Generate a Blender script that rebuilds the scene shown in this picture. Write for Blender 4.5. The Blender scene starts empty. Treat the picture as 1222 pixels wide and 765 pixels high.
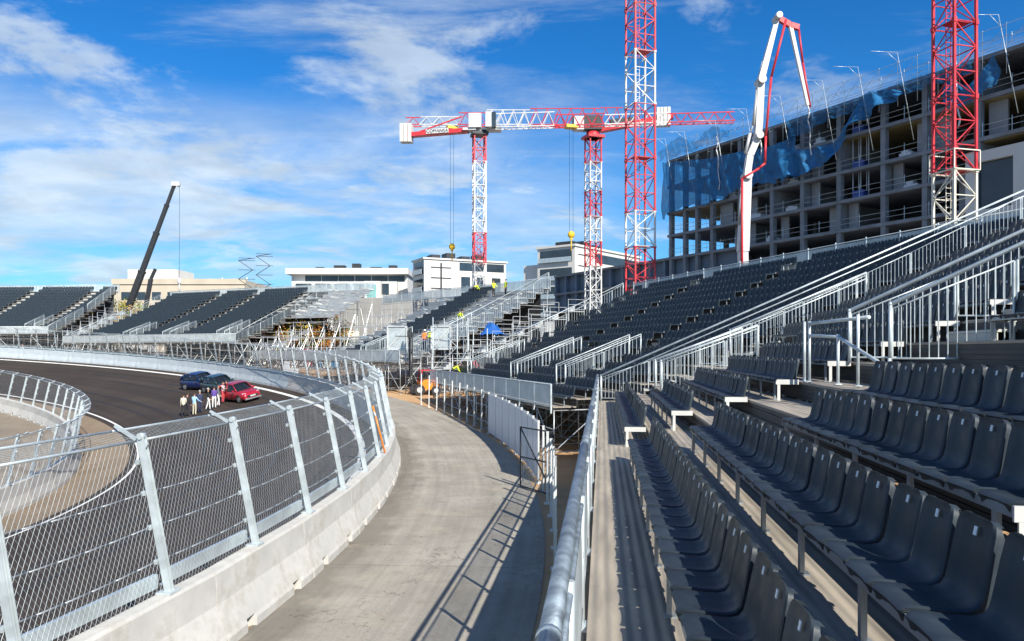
import bpy, math, random
import numpy as np
from mathutils import Vector, Matrix
random.seed(7)
S = bpy.context.scene
COL = S.collection
R = math.radians
EYE = 5.25                      # camera height over the service road

# ------------------------------------------------------------------ helpers
class MB:
    """collects boxes, bars, tubes and sheets; build() links them as ONE mesh object"""
    def __init__(s): s.v = []; s.f = []; s.m = []; s.cur = 0; s.sm = []; s.smooth = False
    def add(s, vs, fs):
        o = len(s.v); s.v += [tuple(v) for v in vs]
        for f in fs:
            s.f.append(tuple(o + i for i in f)); s.m.append(s.cur); s.sm.append(s.smooth)
    def box(s, c, d, M=None):
        hx, hy, hz = d[0]/2, d[1]/2, d[2]/2
        vs = [Vector((x*hx, y*hy, z*hz)) for z in (-1, 1) for y in (-1, 1) for x in (-1, 1)]
        if M is not None: vs = [M @ v for v in vs]
        s.add([v + Vector(c) for v in vs], [(0,2,3,1),(4,5,7,6),(0,1,5,4),(2,6,7,3),(0,4,6,2),(1,3,7,5)])
    def bx(s, x0, x1, y0, y1, z0, z1):
        s.box(((x0+x1)/2, (y0+y1)/2, (z0+z1)/2), (x1-x0, y1-y0, z1-z0))
    def bar(s, a, b, w, h=None, up=(0,0,1), w2=None, h2=None):
        a, b = Vector(a), Vector(b); h = h or w; w2 = w2 or w; h2 = h2 or h
        d = (b-a)
        if d.length < 1e-6: return
        d.normalize(); u = Vector(up)
        if abs(d.dot(u)) > .98: u = Vector((1,0,0)) if abs(d.x) < .9 else Vector((0,1,0))
        x = d.cross(u).normalized(); y = x.cross(d).normalized()
        vs = []
        for p, ww, hh in ((a, w, h), (b, w2, h2)):
            for i, j in ((-1,-1),(1,-1),(1,1),(-1,1)): vs.append(p + x*(i*ww/2) + y*(j*hh/2))
        s.add(vs, [(3,2,1,0),(4,5,6,7),(0,1,5,4),(1,2,6,5),(2,3,7,6),(3,0,4,7)])
    def tube(s, a, b, r, n=6, r2=None, caps=True):
        a, b = Vector(a), Vector(b); r2 = r if r2 is None else r2
        d = (b-a)
        if d.length < 1e-6: return
        d.normalize(); u = Vector((0,0,1))
        if abs(d.dot(u)) > .98: u = Vector((1,0,0))
        x = d.cross(u).normalized(); y = x.cross(d)
        vs = [p + (x*math.cos(2*math.pi*k/n) + y*math.sin(2*math.pi*k/n))*q for p, q in ((a,r),(b,r2)) for k in range(n)]
        sm = s.smooth; s.smooth = n > 4
        s.add(vs, [(k, (k+1) % n, n+(k+1) % n, n+k) for k in range(n)])
        s.smooth = sm
        if caps and n > 3: 
            o = len(s.v) - 2*n
            s.f += [tuple(o + k for k in reversed(range(n))), tuple(o + n + k for k in range(n))]; s.m += [s.cur]*2; s.sm += [False]*2
    def path(s, pts, r, n=6):
        for a, b in zip(pts, pts[1:]): s.tube(a, b, r, n)
    def sheet(s, rows, close=False):
        """rows: list of equal-length lists of points -> quads"""
        n = len(rows[0]); vs = [p for r in rows for p in r]; fs = []
        for i in range(len(rows)-1):
            for j in range(n-1 if not close else n):
                k = (j+1) % n
                fs.append((i*n+j, i*n+k, (i+1)*n+k, (i+1)*n+j))
        s.add(vs, fs)
    def ball(s, c, r, n=8, m=6):
        rx, ry, rz = (r, r, r) if not hasattr(r, '__len__') else r
        rows = []
        for i in range(m+1):
            t = math.pi*i/m
            rows.append([(c[0]+rx*math.sin(t)*math.cos(2*math.pi*k/n), c[1]+ry*math.sin(t)*math.sin(2*math.pi*k/n), c[2]-rz*math.cos(t)) for k in range(n)])
        sm = s.smooth; s.smooth = True; s.sheet(rows, True); s.smooth = sm
    def mesh(s, name, mats):
        me = bpy.data.meshes.new(name); me.from_pydata(s.v, [], s.f)
        mats = mats if isinstance(mats, (list, tuple)) else [mats]
        for m in mats: me.materials.append(m)
        if len(mats) > 1: me.polygons.foreach_set('material_index', s.m)
        if any(s.sm): me.polygons.foreach_set('use_smooth', s.sm)
        me.update(); return me
    def build(s, name, mats, parent=None, loc=None):
        o = bpy.data.objects.new(name, s.mesh(name, mats)); COL.objects.link(o)
        if parent is not None: o.parent = parent
        if loc is not None: o.location = loc
        return o

def tag(o, label=None, cat=None, group=None, kind=None):
    if label: o['label'] = label
    if cat: o['category'] = cat
    if group: o['group'] = group
    if kind: o['kind'] = kind
    return o
def empty(name, loc=(0,0,0), rz=0.0, label=None, cat=None, group=None):
    o = bpy.data.objects.new(name, None); COL.objects.link(o)
    o.empty_display_size = .3
    o.location = loc; o.rotation_euler = (0, 0, rz)
    return tag(o, label, cat, group)
def inst(name, me, parent=None, M=None):
    o = bpy.data.objects.new(name, me); COL.objects.link(o)
    if parent is not None: o.parent = parent
    if M is not None: o.matrix_local = M
    return o
def copy_tree(o, parent=None):
    c = o.copy(); COL.objects.link(c); c.parent = parent
    for ch in list(o.children): copy_tree(ch, c)
    return c

# ------------------------------------------------------------------ materials
def mat(name, col, rough=.6, metal=0.0, var=.12, scale=3.0, bump=0.0, bscale=40.0, stain=None, stain_amt=.0, stain_scale=.6, stretch=None, spec=None):
    m = bpy.data.materials.new(name); m.use_nodes = True
    nt = m.node_tree; N = nt.nodes; L = nt.links; b = N['Principled BSDF']
    b.inputs['Roughness'].default_value = rough; b.inputs['Metallic'].default_value = metal
    if spec is not None: b.inputs['Specular IOR Level'].default_value = spec
    tc = N.new('ShaderNodeTexCoord'); src = tc.outputs['Object']
    if stretch:
        mp = N.new('ShaderNodeMapping'); mp.inputs['Scale'].default_value = stretch; L.new(src, mp.inputs[0]); src = mp.outputs[0]
    n = N.new('ShaderNodeTexNoise'); n.inputs['Scale'].default_value = scale; n.inputs['Detail'].default_value = 6; L.new(src, n.inputs['Vector'])
    r = N.new('ShaderNodeMapRange'); r.inputs[1].default_value = .3; r.inputs[2].default_value = .7; r.inputs[3].default_value = 1-var; r.inputs[4].default_value = 1+var
    L.new(n.outputs['Fac'], r.inputs[0])
    mx = N.new('ShaderNodeMix'); mx.data_type = 'RGBA'; mx.blend_type = 'MULTIPLY'; mx.inputs[0].default_value = 1
    mx.inputs[6].default_value = (*col, 1); L.new(r.outputs[0], mx.inputs[7]); out = mx.outputs[2]
    if stain:
        n2 = N.new('ShaderNodeTexNoise'); n2.inputs['Scale'].default_value = stain_scale; n2.inputs['Detail'].default_value = 8; n2.inputs['Roughness'].default_value = .65; L.new(src, n2.inputs['Vector'])
        cr = N.new('ShaderNodeMapRange'); cr.inputs[1].default_value = .48; cr.inputs[2].default_value = .72; cr.inputs[3].default_value = 0; cr.inputs[4].default_value = stain_amt; L.new(n2.outputs['Fac'], cr.inputs[0])
        m2 = N.new('ShaderNodeMix'); m2.data_type = 'RGBA'; L.new(cr.outputs[0], m2.inputs[0]); L.new(out, m2.inputs[6]); m2.inputs[7].default_value = (*stain, 1); out = m2.outputs[2]
    L.new(out, b.inputs['Base Color'])
    rr = N.new('ShaderNodeMapRange'); rr.inputs[1].default_value = .3; rr.inputs[2].default_value = .7; rr.inputs[3].default_value = max(.05, rough-.1); rr.inputs[4].default_value = min(1, rough+.1)
    L.new(n.outputs['Fac'], rr.inputs[0]); L.new(rr.outputs[0], b.inputs['Roughness'])
    if bump:
        n3 = N.new('ShaderNodeTexNoise'); n3.inputs['Scale'].default_value = bscale; n3.inputs['Detail'].default_value = 4; L.new(src, n3.inputs['Vector'])
        bp = N.new('ShaderNodeBump'); bp.inputs['Strength'].default_value = bump; bp.inputs['Distance'].default_value = .02
        L.new(n3.outputs['Fac'], bp.inputs['Height']); L.new(bp.outputs[0], b.inputs['Normal'])
    return m
def see_through(m, fac):
    """blends a material with transparency (thin net, mesh panel)"""
    nt = m.node_tree; N = nt.nodes; L = nt.links; o = N['Material Output']; b = N['Principled BSDF']
    t = N.new('ShaderNodeBsdfTransparent'); mx = N.new('ShaderNodeMixShader'); mx.inputs[0].default_value = fac
    L.new(t.outputs[0], mx.inputs[1]); L.new(b.outputs[0], mx.inputs[2]); L.new(mx.outputs[0], o.inputs[0])
    return m

M = {}
M['galv'] = mat('galvanised_steel', (.55,.62,.64), .42, .55, .16, 2.0)
M['galv_light'] = mat('bright_galvanised_steel', (.50,.56,.58), .45, .35, .2, 3.0)
M['galv_pipe'] = mat('weathered_galvanised_pipe', (.24,.29,.33), .50, .65, .35, 7.0, stain=(.12,.14,.16), stain_amt=.7, stain_scale=4.0, bump=.15, bscale=60)
M['wire'] = mat('mesh_wire', (.36,.40,.42), .45, .5, .1)
M['cable'] = mat('steel_cable', (.40,.43,.45), .45, .6, .1)
M['barrier'] = mat('pale_precast_concrete', (.49,.48,.45), .85, 0, .13, 1.2, .25, 30, stain=(.30,.275,.23), stain_amt=.8, stain_scale=1.3)
M['barrier_old'] = mat('grey_precast_concrete', (.42,.47,.50), .85, 0, .12, 1.2, .2, 30, stain=(.25,.28,.30), stain_amt=.5, stain_scale=.9)
M['seat'] = mat('anthracite_plastic_seat', (.021,.031,.041), .50, 0, .2, 7.0, .06, 220, spec=.28, stain=(.085,.09,.09), stain_amt=.2, stain_scale=5)
M['tag'] = mat('seat_number_plate', (.75,.78,.80), .5, 0, .03)
M['deck'] = mat('weathered_deck_plank', (.30,.265,.215), .7, .05, .26, 2.0, stain=(.17,.16,.145), stain_amt=.5, stain_scale=2.2, stretch=(3.0,.35,3.0))
M['deck_new'] = mat('bare_aluminium_deck', (.36,.38,.39), .55, .2, .25, 2.5, stretch=(3,.4,3))
M['screen'] = mat('added_dark_sheet', (.045,.05,.055), .8, 0, .25, .6)  # for the added dark sheets that stand in for shade behind the scaffolds
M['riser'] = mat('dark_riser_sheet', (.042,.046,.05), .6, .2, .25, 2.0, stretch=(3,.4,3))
M['beam'] = mat('seat_beam_steel', (.30,.34,.37), .45, .6, .15, 3.0)
M['plate'] = mat('white_end_plate', (.52,.52,.49), .55, 0, .08, 4)
M['step'] = mat('pale_aluminium_step', (.50,.50,.47), .5, .2, .12, 3)
M['scaffold'] = mat('scaffold_tube', (.50,.53,.54), .45, .5, .18, 2)
M['panel'] = see_through(mat('pale_mesh_infill', (.55,.62,.64), .5, .1, .15, 1.5), .62)
M['white_fabric'] = mat('white_screen_fabric', (.62,.64,.66), .8, 0, .06, .8)
M['white_post'] = mat('white_steel_post', (.58,.60,.59), .5, .1, .08, 2)
M['black'] = mat('black_rubber', (.015,.015,.016), .7, 0, .1)
M['ink'] = mat('dark_lettering', (.03,.03,.035), .6, 0, .02)

# every seat a touch lighter or darker than the next
_nt = M['seat'].node_tree; _b = _nt.nodes['Principled BSDF']; _src = _b.inputs['Base Color'].links[0].from_socket
_oi = _nt.nodes.new('ShaderNodeObjectInfo'); _mr = _nt.nodes.new('ShaderNodeMapRange'); _mr.inputs[3].default_value = .78; _mr.inputs[4].default_value = 1.25
_nt.links.new(_oi.outputs['Random'], _mr.inputs[0]); _mx = _nt.nodes.new('ShaderNodeMix'); _mx.data_type = 'RGBA'; _mx.blend_type = 'MULTIPLY'; _mx.inputs[0].default_value = 1
_nt.links.new(_src, _mx.inputs[6]); _nt.links.new(_mr.outputs[0], _mx.inputs[7]); _nt.links.new(_mx.outputs[2], _b.inputs['Base Color'])
# planks: long grooves along the deck (object y), so bump on object x
def groove(m, period, strength=.6):
    nt = m.node_tree; N = nt.nodes; L = nt.links; b = N['Principled BSDF']
    tc = N.new('ShaderNodeTexCoord'); w = N.new('ShaderNodeTexWave'); w.wave_type = 'BANDS'; w.bands_direction = 'X'
    w.inputs['Scale'].default_value = .314/period*1.0; w.inputs['Distortion'].default_value = 0
    L.new(tc.outputs['Object'], w.inputs['Vector'])
    bp = N.new('ShaderNodeBump'); bp.inputs['Strength'].default_value = strength; bp.inputs['Distance'].default_value = .02
    L.new(w.outputs['Fac'], bp.inputs['Height']); L.new(bp.outputs[0], b.inputs['Normal'])
groove(M['deck'], .11)

# ------------------------------------------------------------------ terrain
CX, CY = -83.4, 24.0                                     # centre of the banked bend
KN = [(-180,3.5),(-120,1.0),(-70,0.0),(-20,0.0),(0,0.0),(15,.35),(43,2.0),(78,4.35),(100,5.75),(130,6.2),(160,5.0),(180,3.5)]
def _lin(p):
    p = (p+180) % 360 - 180
    for (a, x), (b, y) in zip(KN, KN[1:]):
        if a <= p <= b: return x + (y-x)*(p-a)/(b-a)
    return KN[-1][1]
_E = [sum(_lin(p+d) for d in range(-9, 10, 3))/7 for p in range(-180, 181)]
def edge_h(p):
    p = (p+180) % 360; i = int(p) % 360; t = p-int(p); return _E[i]*(1-t)+_E[i+1]*t
def bank(p):
    p = (p+180) % 360-180
    t = min(1, max(0, (p+5)/35)); return .13 + .07*t*t*(3-2*t)
R_IN, R_OUT, R_WALL, R_ROAD, R_STAND = 61.0, 78.3, 78.72, 84.35, 86.0
def gh(Rr, p):
    e = edge_h(p)
    if Rr >= R_OUT:
        t = min(1, max(0, (Rr-135)/260)); t = t*t*(3-2*t); return e*(1-t) + 1.5*t
    if Rr >= R_IN: return e - bank(p)*(R_OUT-Rr)
    z = e - bank(p)*(R_OUT-R_IN); t = (Rr/R_IN)**2
    return z*t + (-.9)*(1-t)
def polar(x, y): return math.hypot(x-CX, y-CY), math.degrees(math.atan2(y-CY, x-CX))
def PT(Rr, p, dz=0.0):
    return Vector((CX+Rr*math.cos(R(p)), CY+Rr*math.sin(R(p)), gh(Rr, p)+dz))
def ground_z(x, y): return gh(*polar(x, y))

def ring_sheet(name, radii, p0, p1, dp, dz, m, kind='structure', dz_fn=None):
    n = int(round((p1-p0)/dp)); rows = []; uv = []
    for r_ in radii:
        rows.append([PT(r_, p0+dp*k, dz) for k in range(n+1)]); uv.append([(R(p0+dp*k)*R_OUT, r_) for k in range(n+1)])
    b = MB(); b.smooth = True
    b.sheet([list(reversed(rw)) for rw in rows]); o = b.build(name, m)
    fl = [u for rw in uv for u in reversed(rw)]
    lay = o.data.uv_layers.new(name='UVMap')
    for l in o.data.loops: lay.data[l.index].uv = fl[l.vertex_index]
    return tag(o, kind=kind)

def ground_material(name, c1, c2, c3, sc=.25, rough=.95, bump=.5, detail=None):
    m = bpy.data.materials.new(name); m.use_nodes = True; nt = m.node_tree; N = nt.nodes; L = nt.links; b = N['Principled BSDF']
    b.inputs['Roughness'].default_value = rough; b.inputs['Specular IOR Level'].default_value = .25
    tc = N.new('ShaderNodeTexCoord')
    n1 = N.new('ShaderNodeTexNoise'); n1.inputs['Scale'].default_value = sc; n1.inputs['Detail'].default_value = 9; n1.inputs['Roughness'].default_value = .62; L.new(tc.outputs['Object'], n1.inputs['Vector'])
    n2 = N.new('ShaderNodeTexNoise'); n2.inputs['Scale'].default_value = sc*7; n2.inputs['Detail'].default_value = 8; n2.inputs['Roughness'].default_value = .7; L.new(tc.outputs['Object'], n2.inputs['Vector'])
    r1 = N.new('ShaderNodeValToRGB'); r1.color_ramp.elements[0].position = .35; r1.color_ramp.elements[1].position = .65
    r1.color_ramp.elements[0].color = (*c1, 1); r1.color_ramp.elements[1].color = (*c2, 1); L.new(n1.outputs['Fac'], r1.inputs[0])
    mr = N.new('ShaderNodeMapRange'); mr.inputs[1].default_value = .52; mr.inputs[2].default_value = .75; mr.inputs[4].default_value = .75; L.new(n2.outputs['Fac'], mr.inputs[0])
    mx = N.new('ShaderNodeMix'); mx.data_type = 'RGBA'; L.new(mr.outputs[0], mx.inputs[0]); L.new(r1.outputs[0], mx.inputs[6]); mx.inputs[7].default_value = (*c3, 1)
    n3 = N.new('ShaderNodeTexNoise'); n3.inputs['Scale'].default_value = 60; n3.inputs['Detail'].default_value = 3; L.new(tc.outputs['Object'], n3.inputs['Vector'])
    m3 = N.new('ShaderNodeMapRange'); m3.inputs[1].default_value = .3; m3.inputs[2].default_value = .7; m3.inputs[3].default_value = .82; m3.inputs[4].default_value = 1.18; L.new(n3.outputs['Fac'], m3.inputs[0])
    m4 = N.new('ShaderNodeMix'); m4.data_type = 'RGBA'; m4.blend_type = 'MULTIPLY'; m4.inputs[0].default_value = 1; L.new(mx.outputs[2], m4.inputs[6]); L.new(m3.outputs[0], m4.inputs[7])
    L.new(m4.outputs[2], b.inputs['Base Color'])
    bp = N.new('ShaderNodeBump'); bp.inputs['Strength'].default_value = bump; bp.inputs['Distance'].default_value = .03; L.new(n3.outputs['Fac'], bp.inputs['Height']); L.new(bp.outputs[0], b.inputs['Normal'])
    return m, (N, L, b, m4, tc)

m_dirt, (N, L, b, md, tc) = ground_material('sandy_dirt', (.42,.25,.12), (.55,.36,.20), (.33,.20,.11), .12)
uvn = N.new('ShaderNodeUVMap'); sp = N.new('ShaderNodeSeparateXYZ'); L.new(uvn.outputs[0], sp.inputs[0])
mr = N.new('ShaderNodeMapRange'); mr.inputs[1].default_value = 96; mr.inputs[2].default_value = 110; L.new(sp.outputs[1], mr.inputs[0])
mgx = N.new('ShaderNodeMix'); mgx.data_type = 'RGBA'; L.new(mr.outputs[0], mgx.inputs[0]); L.new(md.outputs[2], mgx.inputs[6]); mgx.inputs[7].default_value = (.17,.165,.155,1); L.new(mgx.outputs[2], b.inputs['Base Color'])
m_infield, _ = ground_material('infield_asphalt', (.20,.165,.125), (.27,.225,.17), (.15,.125,.10), .2)
m_road, (N, L, b, mroad, tc) = ground_material('service_road_concrete', (.265,.245,.205), (.35,.325,.275), (.21,.19,.155), .35)
# dark oily stains and the dirt washed against the barrier foot: both have a shape of their own
uvn = N.new('ShaderNodeUVMap'); sp = N.new('ShaderNodeSeparateXYZ'); L.new(uvn.outputs[0], sp.inputs[0])
dist = N.new('ShaderNodeMath'); dist.operation = 'SUBTRACT'; L.new(sp.outputs[1], dist.inputs[0]); dist.inputs[1].default_value = 79.1
nz = N.new('ShaderNodeTexNoise'); nz.inputs['Scale'].default_value = .9; nz.inputs['Detail'].default_value = 6; L.new(tc.outputs['Object'], nz.inputs['Vector'])
ad = N.new('ShaderNodeMath'); ad.operation = 'MULTIPLY_ADD'; L.new(nz.outputs['Fac'], ad.inputs[0]); ad.inputs[1].default_value = -1.6; L.new(dist.outputs[0], ad.inputs[2])
mrg = N.new('ShaderNodeMapRange'); mrg.inputs[1].default_value = -.35; mrg.inputs[2].default_value = .35; mrg.inputs[3].default_value = .62; mrg.inputs[4].default_value = 0; L.new(ad.outputs[0], mrg.inputs[0])
mg = N.new('ShaderNodeMix'); mg.data_type = 'RGBA'; L.new(mrg.outputs[0], mg.inputs[0]); L.new(mroad.outputs[2], mg.inputs[6]); mg.inputs[7].default_value = (.13,.115,.095,1)
# scuffed tyre lines along the road
mp = N.new('ShaderNodeMapping'); mp.inputs['Scale'].default_value = (.05,1.6,1); L.new(uvn.outputs[0], mp.inputs[0])
n5 = N.new('ShaderNodeTexNoise'); n5.inputs['Scale'].default_value = 1.5; n5.inputs['Detail'].default_value = 6; n5.inputs['Roughness'].default_value = .7; L.new(mp.outputs[0], n5.inputs['Vector'])
m5 = N.new('ShaderNodeMapRange'); m5.inputs[1].default_value = .35; m5.inputs[2].default_value = .7; m5.inputs[3].default_value = 1.12; m5.inputs[4].default_value = .8; L.new(n5.outputs['Fac'], m5.inputs[0])
m6 = N.new('ShaderNodeMix'); m6.data_type = 'RGBA'; m6.blend_type = 'MULTIPLY'; m6.inputs[0].default_value = 1; L.new(mg.outputs[2], m6.inputs[6]); L.new(m5.outputs[0], m6.inputs[7]); # sawn joints across the slab and hairline cracks
uu = N.new('ShaderNodeMath'); uu.operation = 'FRACT'; ud = N.new('ShaderNodeMath'); ud.operation = 'DIVIDE'; ud.inputs[1].default_value = 5.2; L.new(sp.outputs[0], ud.inputs[0]); L.new(ud.outputs[0], uu.inputs[0])
jl = N.new('ShaderNodeMath'); jl.operation = 'LESS_THAN'; jl.inputs[1].default_value = .006; L.new(uu.outputs[0], jl.inputs[0])
vo = N.new('ShaderNodeTexVoronoi'); vo.feature = 'DISTANCE_TO_EDGE'; vo.inputs['Scale'].default_value = .22
wn = N.new('ShaderNodeTexNoise'); wn.inputs['Scale'].default_value = 1.2; wn.inputs['Detail'].default_value = 5; L.new(tc.outputs['Object'], wn.inputs['Vector'])
wm = N.new('ShaderNodeMix'); wm.data_type = 'RGBA'; wm.inputs[0].default_value = .12; L.new(tc.outputs['Object'], wm.inputs[6]); L.new(wn.outputs['Color'], wm.inputs[7]); 
va = N.new('ShaderNodeVectorMath'); va.operation = 'MULTIPLY_ADD'; va.inputs[1].default_value = (2.5,2.5,2.5); L.new(wn.outputs['Color'], va.inputs[0]); L.new(tc.outputs['Object'], va.inputs[2]); L.new(va.outputs[0], vo.inputs['Vector'])
ck = N.new('ShaderNodeMath'); ck.operation = 'LESS_THAN'; ck.inputs[1].default_value = .0035; L.new(vo.outputs['Distance'], ck.inputs[0])
mxk = N.new('ShaderNodeMath'); mxk.operation = 'MAXIMUM'; L.new(jl.outputs[0], mxk.inputs[0]); L.new(ck.outputs[0], mxk.inputs[1])
mk6 = N.new('ShaderNodeMath'); mk6.operation = 'MULTIPLY'; mk6.inputs[1].default_value = .55; L.new(mxk.outputs[0], mk6.inputs[0])
m7 = N.new('ShaderNodeMix'); m7.data_type = 'RGBA'; L.new(mk6.outputs[0], m7.inputs[0]); L.new(m6.outputs[2], m7.inputs[6]); m7.inputs[7].default_value = (.09,.08,.065,1)
# pale dust blown over the slab and small dark droppings
n8 = N.new('ShaderNodeTexNoise'); n8.inputs['Scale'].default_value = .55; n8.inputs['Detail'].default_value = 9; n8.inputs['Roughness'].default_value = .7; L.new(tc.outputs['Object'], n8.inputs['Vector'])
m8 = N.new('ShaderNodeMapRange'); m8.inputs[1].default_value = .54; m8.inputs[2].default_value = .70; m8.inputs[4].default_value = .42; L.new(n8.outputs['Fac'], m8.inputs[0])
m9 = N.new('ShaderNodeMix'); m9.data_type = 'RGBA'; L.new(m8.outputs[0], m9.inputs[0]); L.new(m7.outputs[2], m9.inputs[6]); m9.inputs[7].default_value = (.43,.365,.27,1)
n10 = N.new('ShaderNodeTexNoise'); n10.inputs['Scale'].default_value = 4.5; n10.inputs['Detail'].default_value = 3; L.new(tc.outputs['Object'], n10.inputs['Vector'])
m10 = N.new('ShaderNodeMapRange'); m10.inputs[1].default_value = .70; m10.inputs[2].default_value = .76; m10.inputs[4].default_value = .6; L.new(n10.outputs['Fac'], m10.inputs[0])
m11 = N.new('ShaderNodeMix'); m11.data_type = 'RGBA'; L.new(m10.outputs[0], m11.inputs[0]); L.new(m9.outputs[2], m11.inputs[6]); m11.inputs[7].default_value = (.10,.085,.065,1)
L.new(m11.outputs[2], b.inputs['Base Color'])

m_track, (N, L, b, mt, tc) = ground_material('racetrack_asphalt', (.036,.027,.021), (.047,.036,.028), (.030,.023,.018), .15, .8, .3)
uvn = N.new('ShaderNodeUVMap'); mp = N.new('ShaderNodeMapping'); mp.inputs['Scale'].default_value = (.012,.55,1); L.new(uvn.outputs[0], mp.inputs[0])
n5 = N.new('ShaderNodeTexNoise'); n5.inputs['Scale'].default_value = 2; n5.inputs['Detail'].default_value = 7; n5.inputs['Roughness'].default_value = .6; L.new(mp.outputs[0], n5.inputs['Vector'])
m5 = N.new('ShaderNodeMapRange'); m5.inputs[1].default_value = .3; m5.inputs[2].default_value = .7; m5.inputs[3].default_value = .75; m5.inputs[4].default_value = 1.35; L.new(n5.outputs['Fac'], m5.inputs[0])
m6 = N.new('ShaderNodeMix'); m6.data_type = 'RGBA'; m6.blend_type = 'MULTIPLY'; m6.inputs[0].default_value = 1; L.new(mt.outputs[2], m6.inputs[6]); L.new(m5.outputs[0], m6.inputs[7]); L.new(m6.outputs[2], b.inputs['Base Color'])
m_shoulder, _ = ground_material('dusty_track_shoulder', (.20,.15,.10), (.26,.20,.14), (.15,.115,.08), .3)
m_paint = mat('white_road_paint', (.72,.72,.68), .7, 0, .1, 3.0, stain=(.45,.43,.4), stain_amt=.5, stain_scale=2)
m_kerb = mat('pale_kerb_concrete', (.50,.47,.41), .85, 0, .1, 1.5)

ring_sheet('ground', [.5, 20, 40, 52, 61, 64, 68, 72, 76, 78.3, 79.1, 84.35, 90, 100, 112, 125, 150, 200, 300, 500, 900, 1800, 4000], -180, 180, 1.5, 0, m_dirt)
ring_sheet('infield', [20, 40, 52, 61], -180, 180, 1.5, .012, m_infield)
ring_sheet('race_track', [61, 64, 68, 72, 76, 78.3], -180, 180, 1.5, .02, m_track)
ring_sheet('track_shoulder', [61, 64], -60, 150, 1.5, .026, m_shoulder)
ring_sheet('track_line', [64.45, 64.62], -60, 150, .5, .03, m_paint)
ring_sheet('track_edge_line', [77.1, 77.45], -60, 150, .5, .045, m_paint)
m_seam = mat('paving_seam', (.022,.018,.016), .8, 0, .2); m_rub = mat('rubbered_asphalt', (.026,.021,.018), .7, 0, .3, 2.0)
for r_ in (67.6, 71.3, 74.9): ring_sheet('track_seam', [r_, r_+.05], -60, 150, .5, .028, m_seam)
for r_, p0, p1 in ((69.3,-10,30),(70.9,-6,36),(72.6,8,58),(74.1,12,62),(75.6,30,84),(68.4,20,70),(66.9,40,90)): ring_sheet('tyre_mark', [r_, r_+.24], p0, p1, .5, .034, m_rub)
ring_sheet('service_road', [79.0, 79.6, 81, 82.5, 84.35], -60, 34, 1.0, .016, m_road)
ring_sheet('dirt_strip', [79.0, 84.35], 34, 120, 1.0, .02, m_dirt)

# ------------------------------------------------------------------ concrete barrier blocks
BH = 1.34
def block_mesh(name, W, m, notch=True):
    prof = [(-.40,0),(-.40,.14),(-.36,.20),(-.19,.62),(-.16,1.04),(-.12,1.08),(.12,1.08),(.16,1.04),(.20,.55),(.33,.16),(.34,0)]
    cut = [(-.22,0),(-.22,.13),(-.36,.20)] + prof[3:]
    g = .012; xs = [(-W/2+g, prof, .0)]
    if notch:
        for c in (-W*.27, W*.27):
            xs += [(c-.19, prof, 0), (c-.17, cut, 0), (c+.17, cut, 0), (c+.19, prof, 0)]
    xs += [(W/2-g, prof, 0)]
    b = MB(); b.sheet([[(x, y, z*(BH/1.08)) for y, z in p] for x, p, _ in xs])
    n = len(prof); o = len(b.v)
    b.f += [tuple(range(n)), tuple(reversed(range(o-n, o)))]; b.m += [0, 0]; b.sm += [False]*2
    return b.mesh(name, m)
def frame_at(Rr, p, dp, dz=0.0, flip=False):
    """local x along the tangent, y towards the centre, z up, following the slope"""
    a, c = PT(Rr, p-dp/2), PT(Rr, p+dp/2)
    o = (a+c)/2 + Vector((0,0,dz)); x = (c-a).normalized() * (-1 if flip else 1)
    y = Vector((-math.cos(R(p)), -math.sin(R(p)), 0)) * (-1 if flip else 1)
    z = x.cross(y).normalized(); y = z.cross(x)
    return Matrix(((x.x,y.x,z.x,o.x),(x.y,y.y,z.y,o.y),(x.z,y.z,z.z,o.z),(0,0,0,1)))
ORD = ['first','second','third','fourth','fifth','sixth','seventh','eighth','ninth','tenth','eleventh','twelfth','thirteenth','fourteenth','fifteenth','sixteenth','seventeenth','eighteenth','nineteenth']
TENS = {20:'twent',30:'thirt',40:'fort',50:'fift',60:'sixt'}
def ordinal(n):
    if n < 20: return ORD[n-1]
    t, u = n//10*10, n % 10
    return TENS[t]+'ieth' if u == 0 else TENS[t]+'y-'+ORD[u-1]

DP = math.degrees(3.05/R_WALL); DB = math.degrees(4.1/R_WALL)
bm_ = block_mesh('barrier_block', 4.1, M['barrier'])
bm_far = block_mesh('barrier_block', 4.1, M['barrier_old'])
P0 = -19.55
k = 0; p = P0
while p < 112:
    far = p > 36
    o = inst('barrier_block', bm_far if far else bm_, None, frame_at(R_WALL, p+DB/2, DB))
    tag(o, f'pale concrete block under the outer debris fence, {ordinal(k+1)} along the bend from the camera', 'concrete barrier', 'concrete barrier blocks along the outer edge of the track')
    k += 1; p += DB
bi = block_mesh('barrier_block', 4.0, M['barrier'], notch=True)
DPI = math.degrees(4.0/60.7)
for k in range(26):
    p = -22 + k*DPI
    o = inst('barrier_block', bi, None, frame_at(60.7, p, DPI, flip=True))
    tag(o, f'white concrete block under the infield debris fence, {ordinal(k+1)} along the inner bend', 'concrete barrier', 'concrete barrier blocks along the infield')

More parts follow.
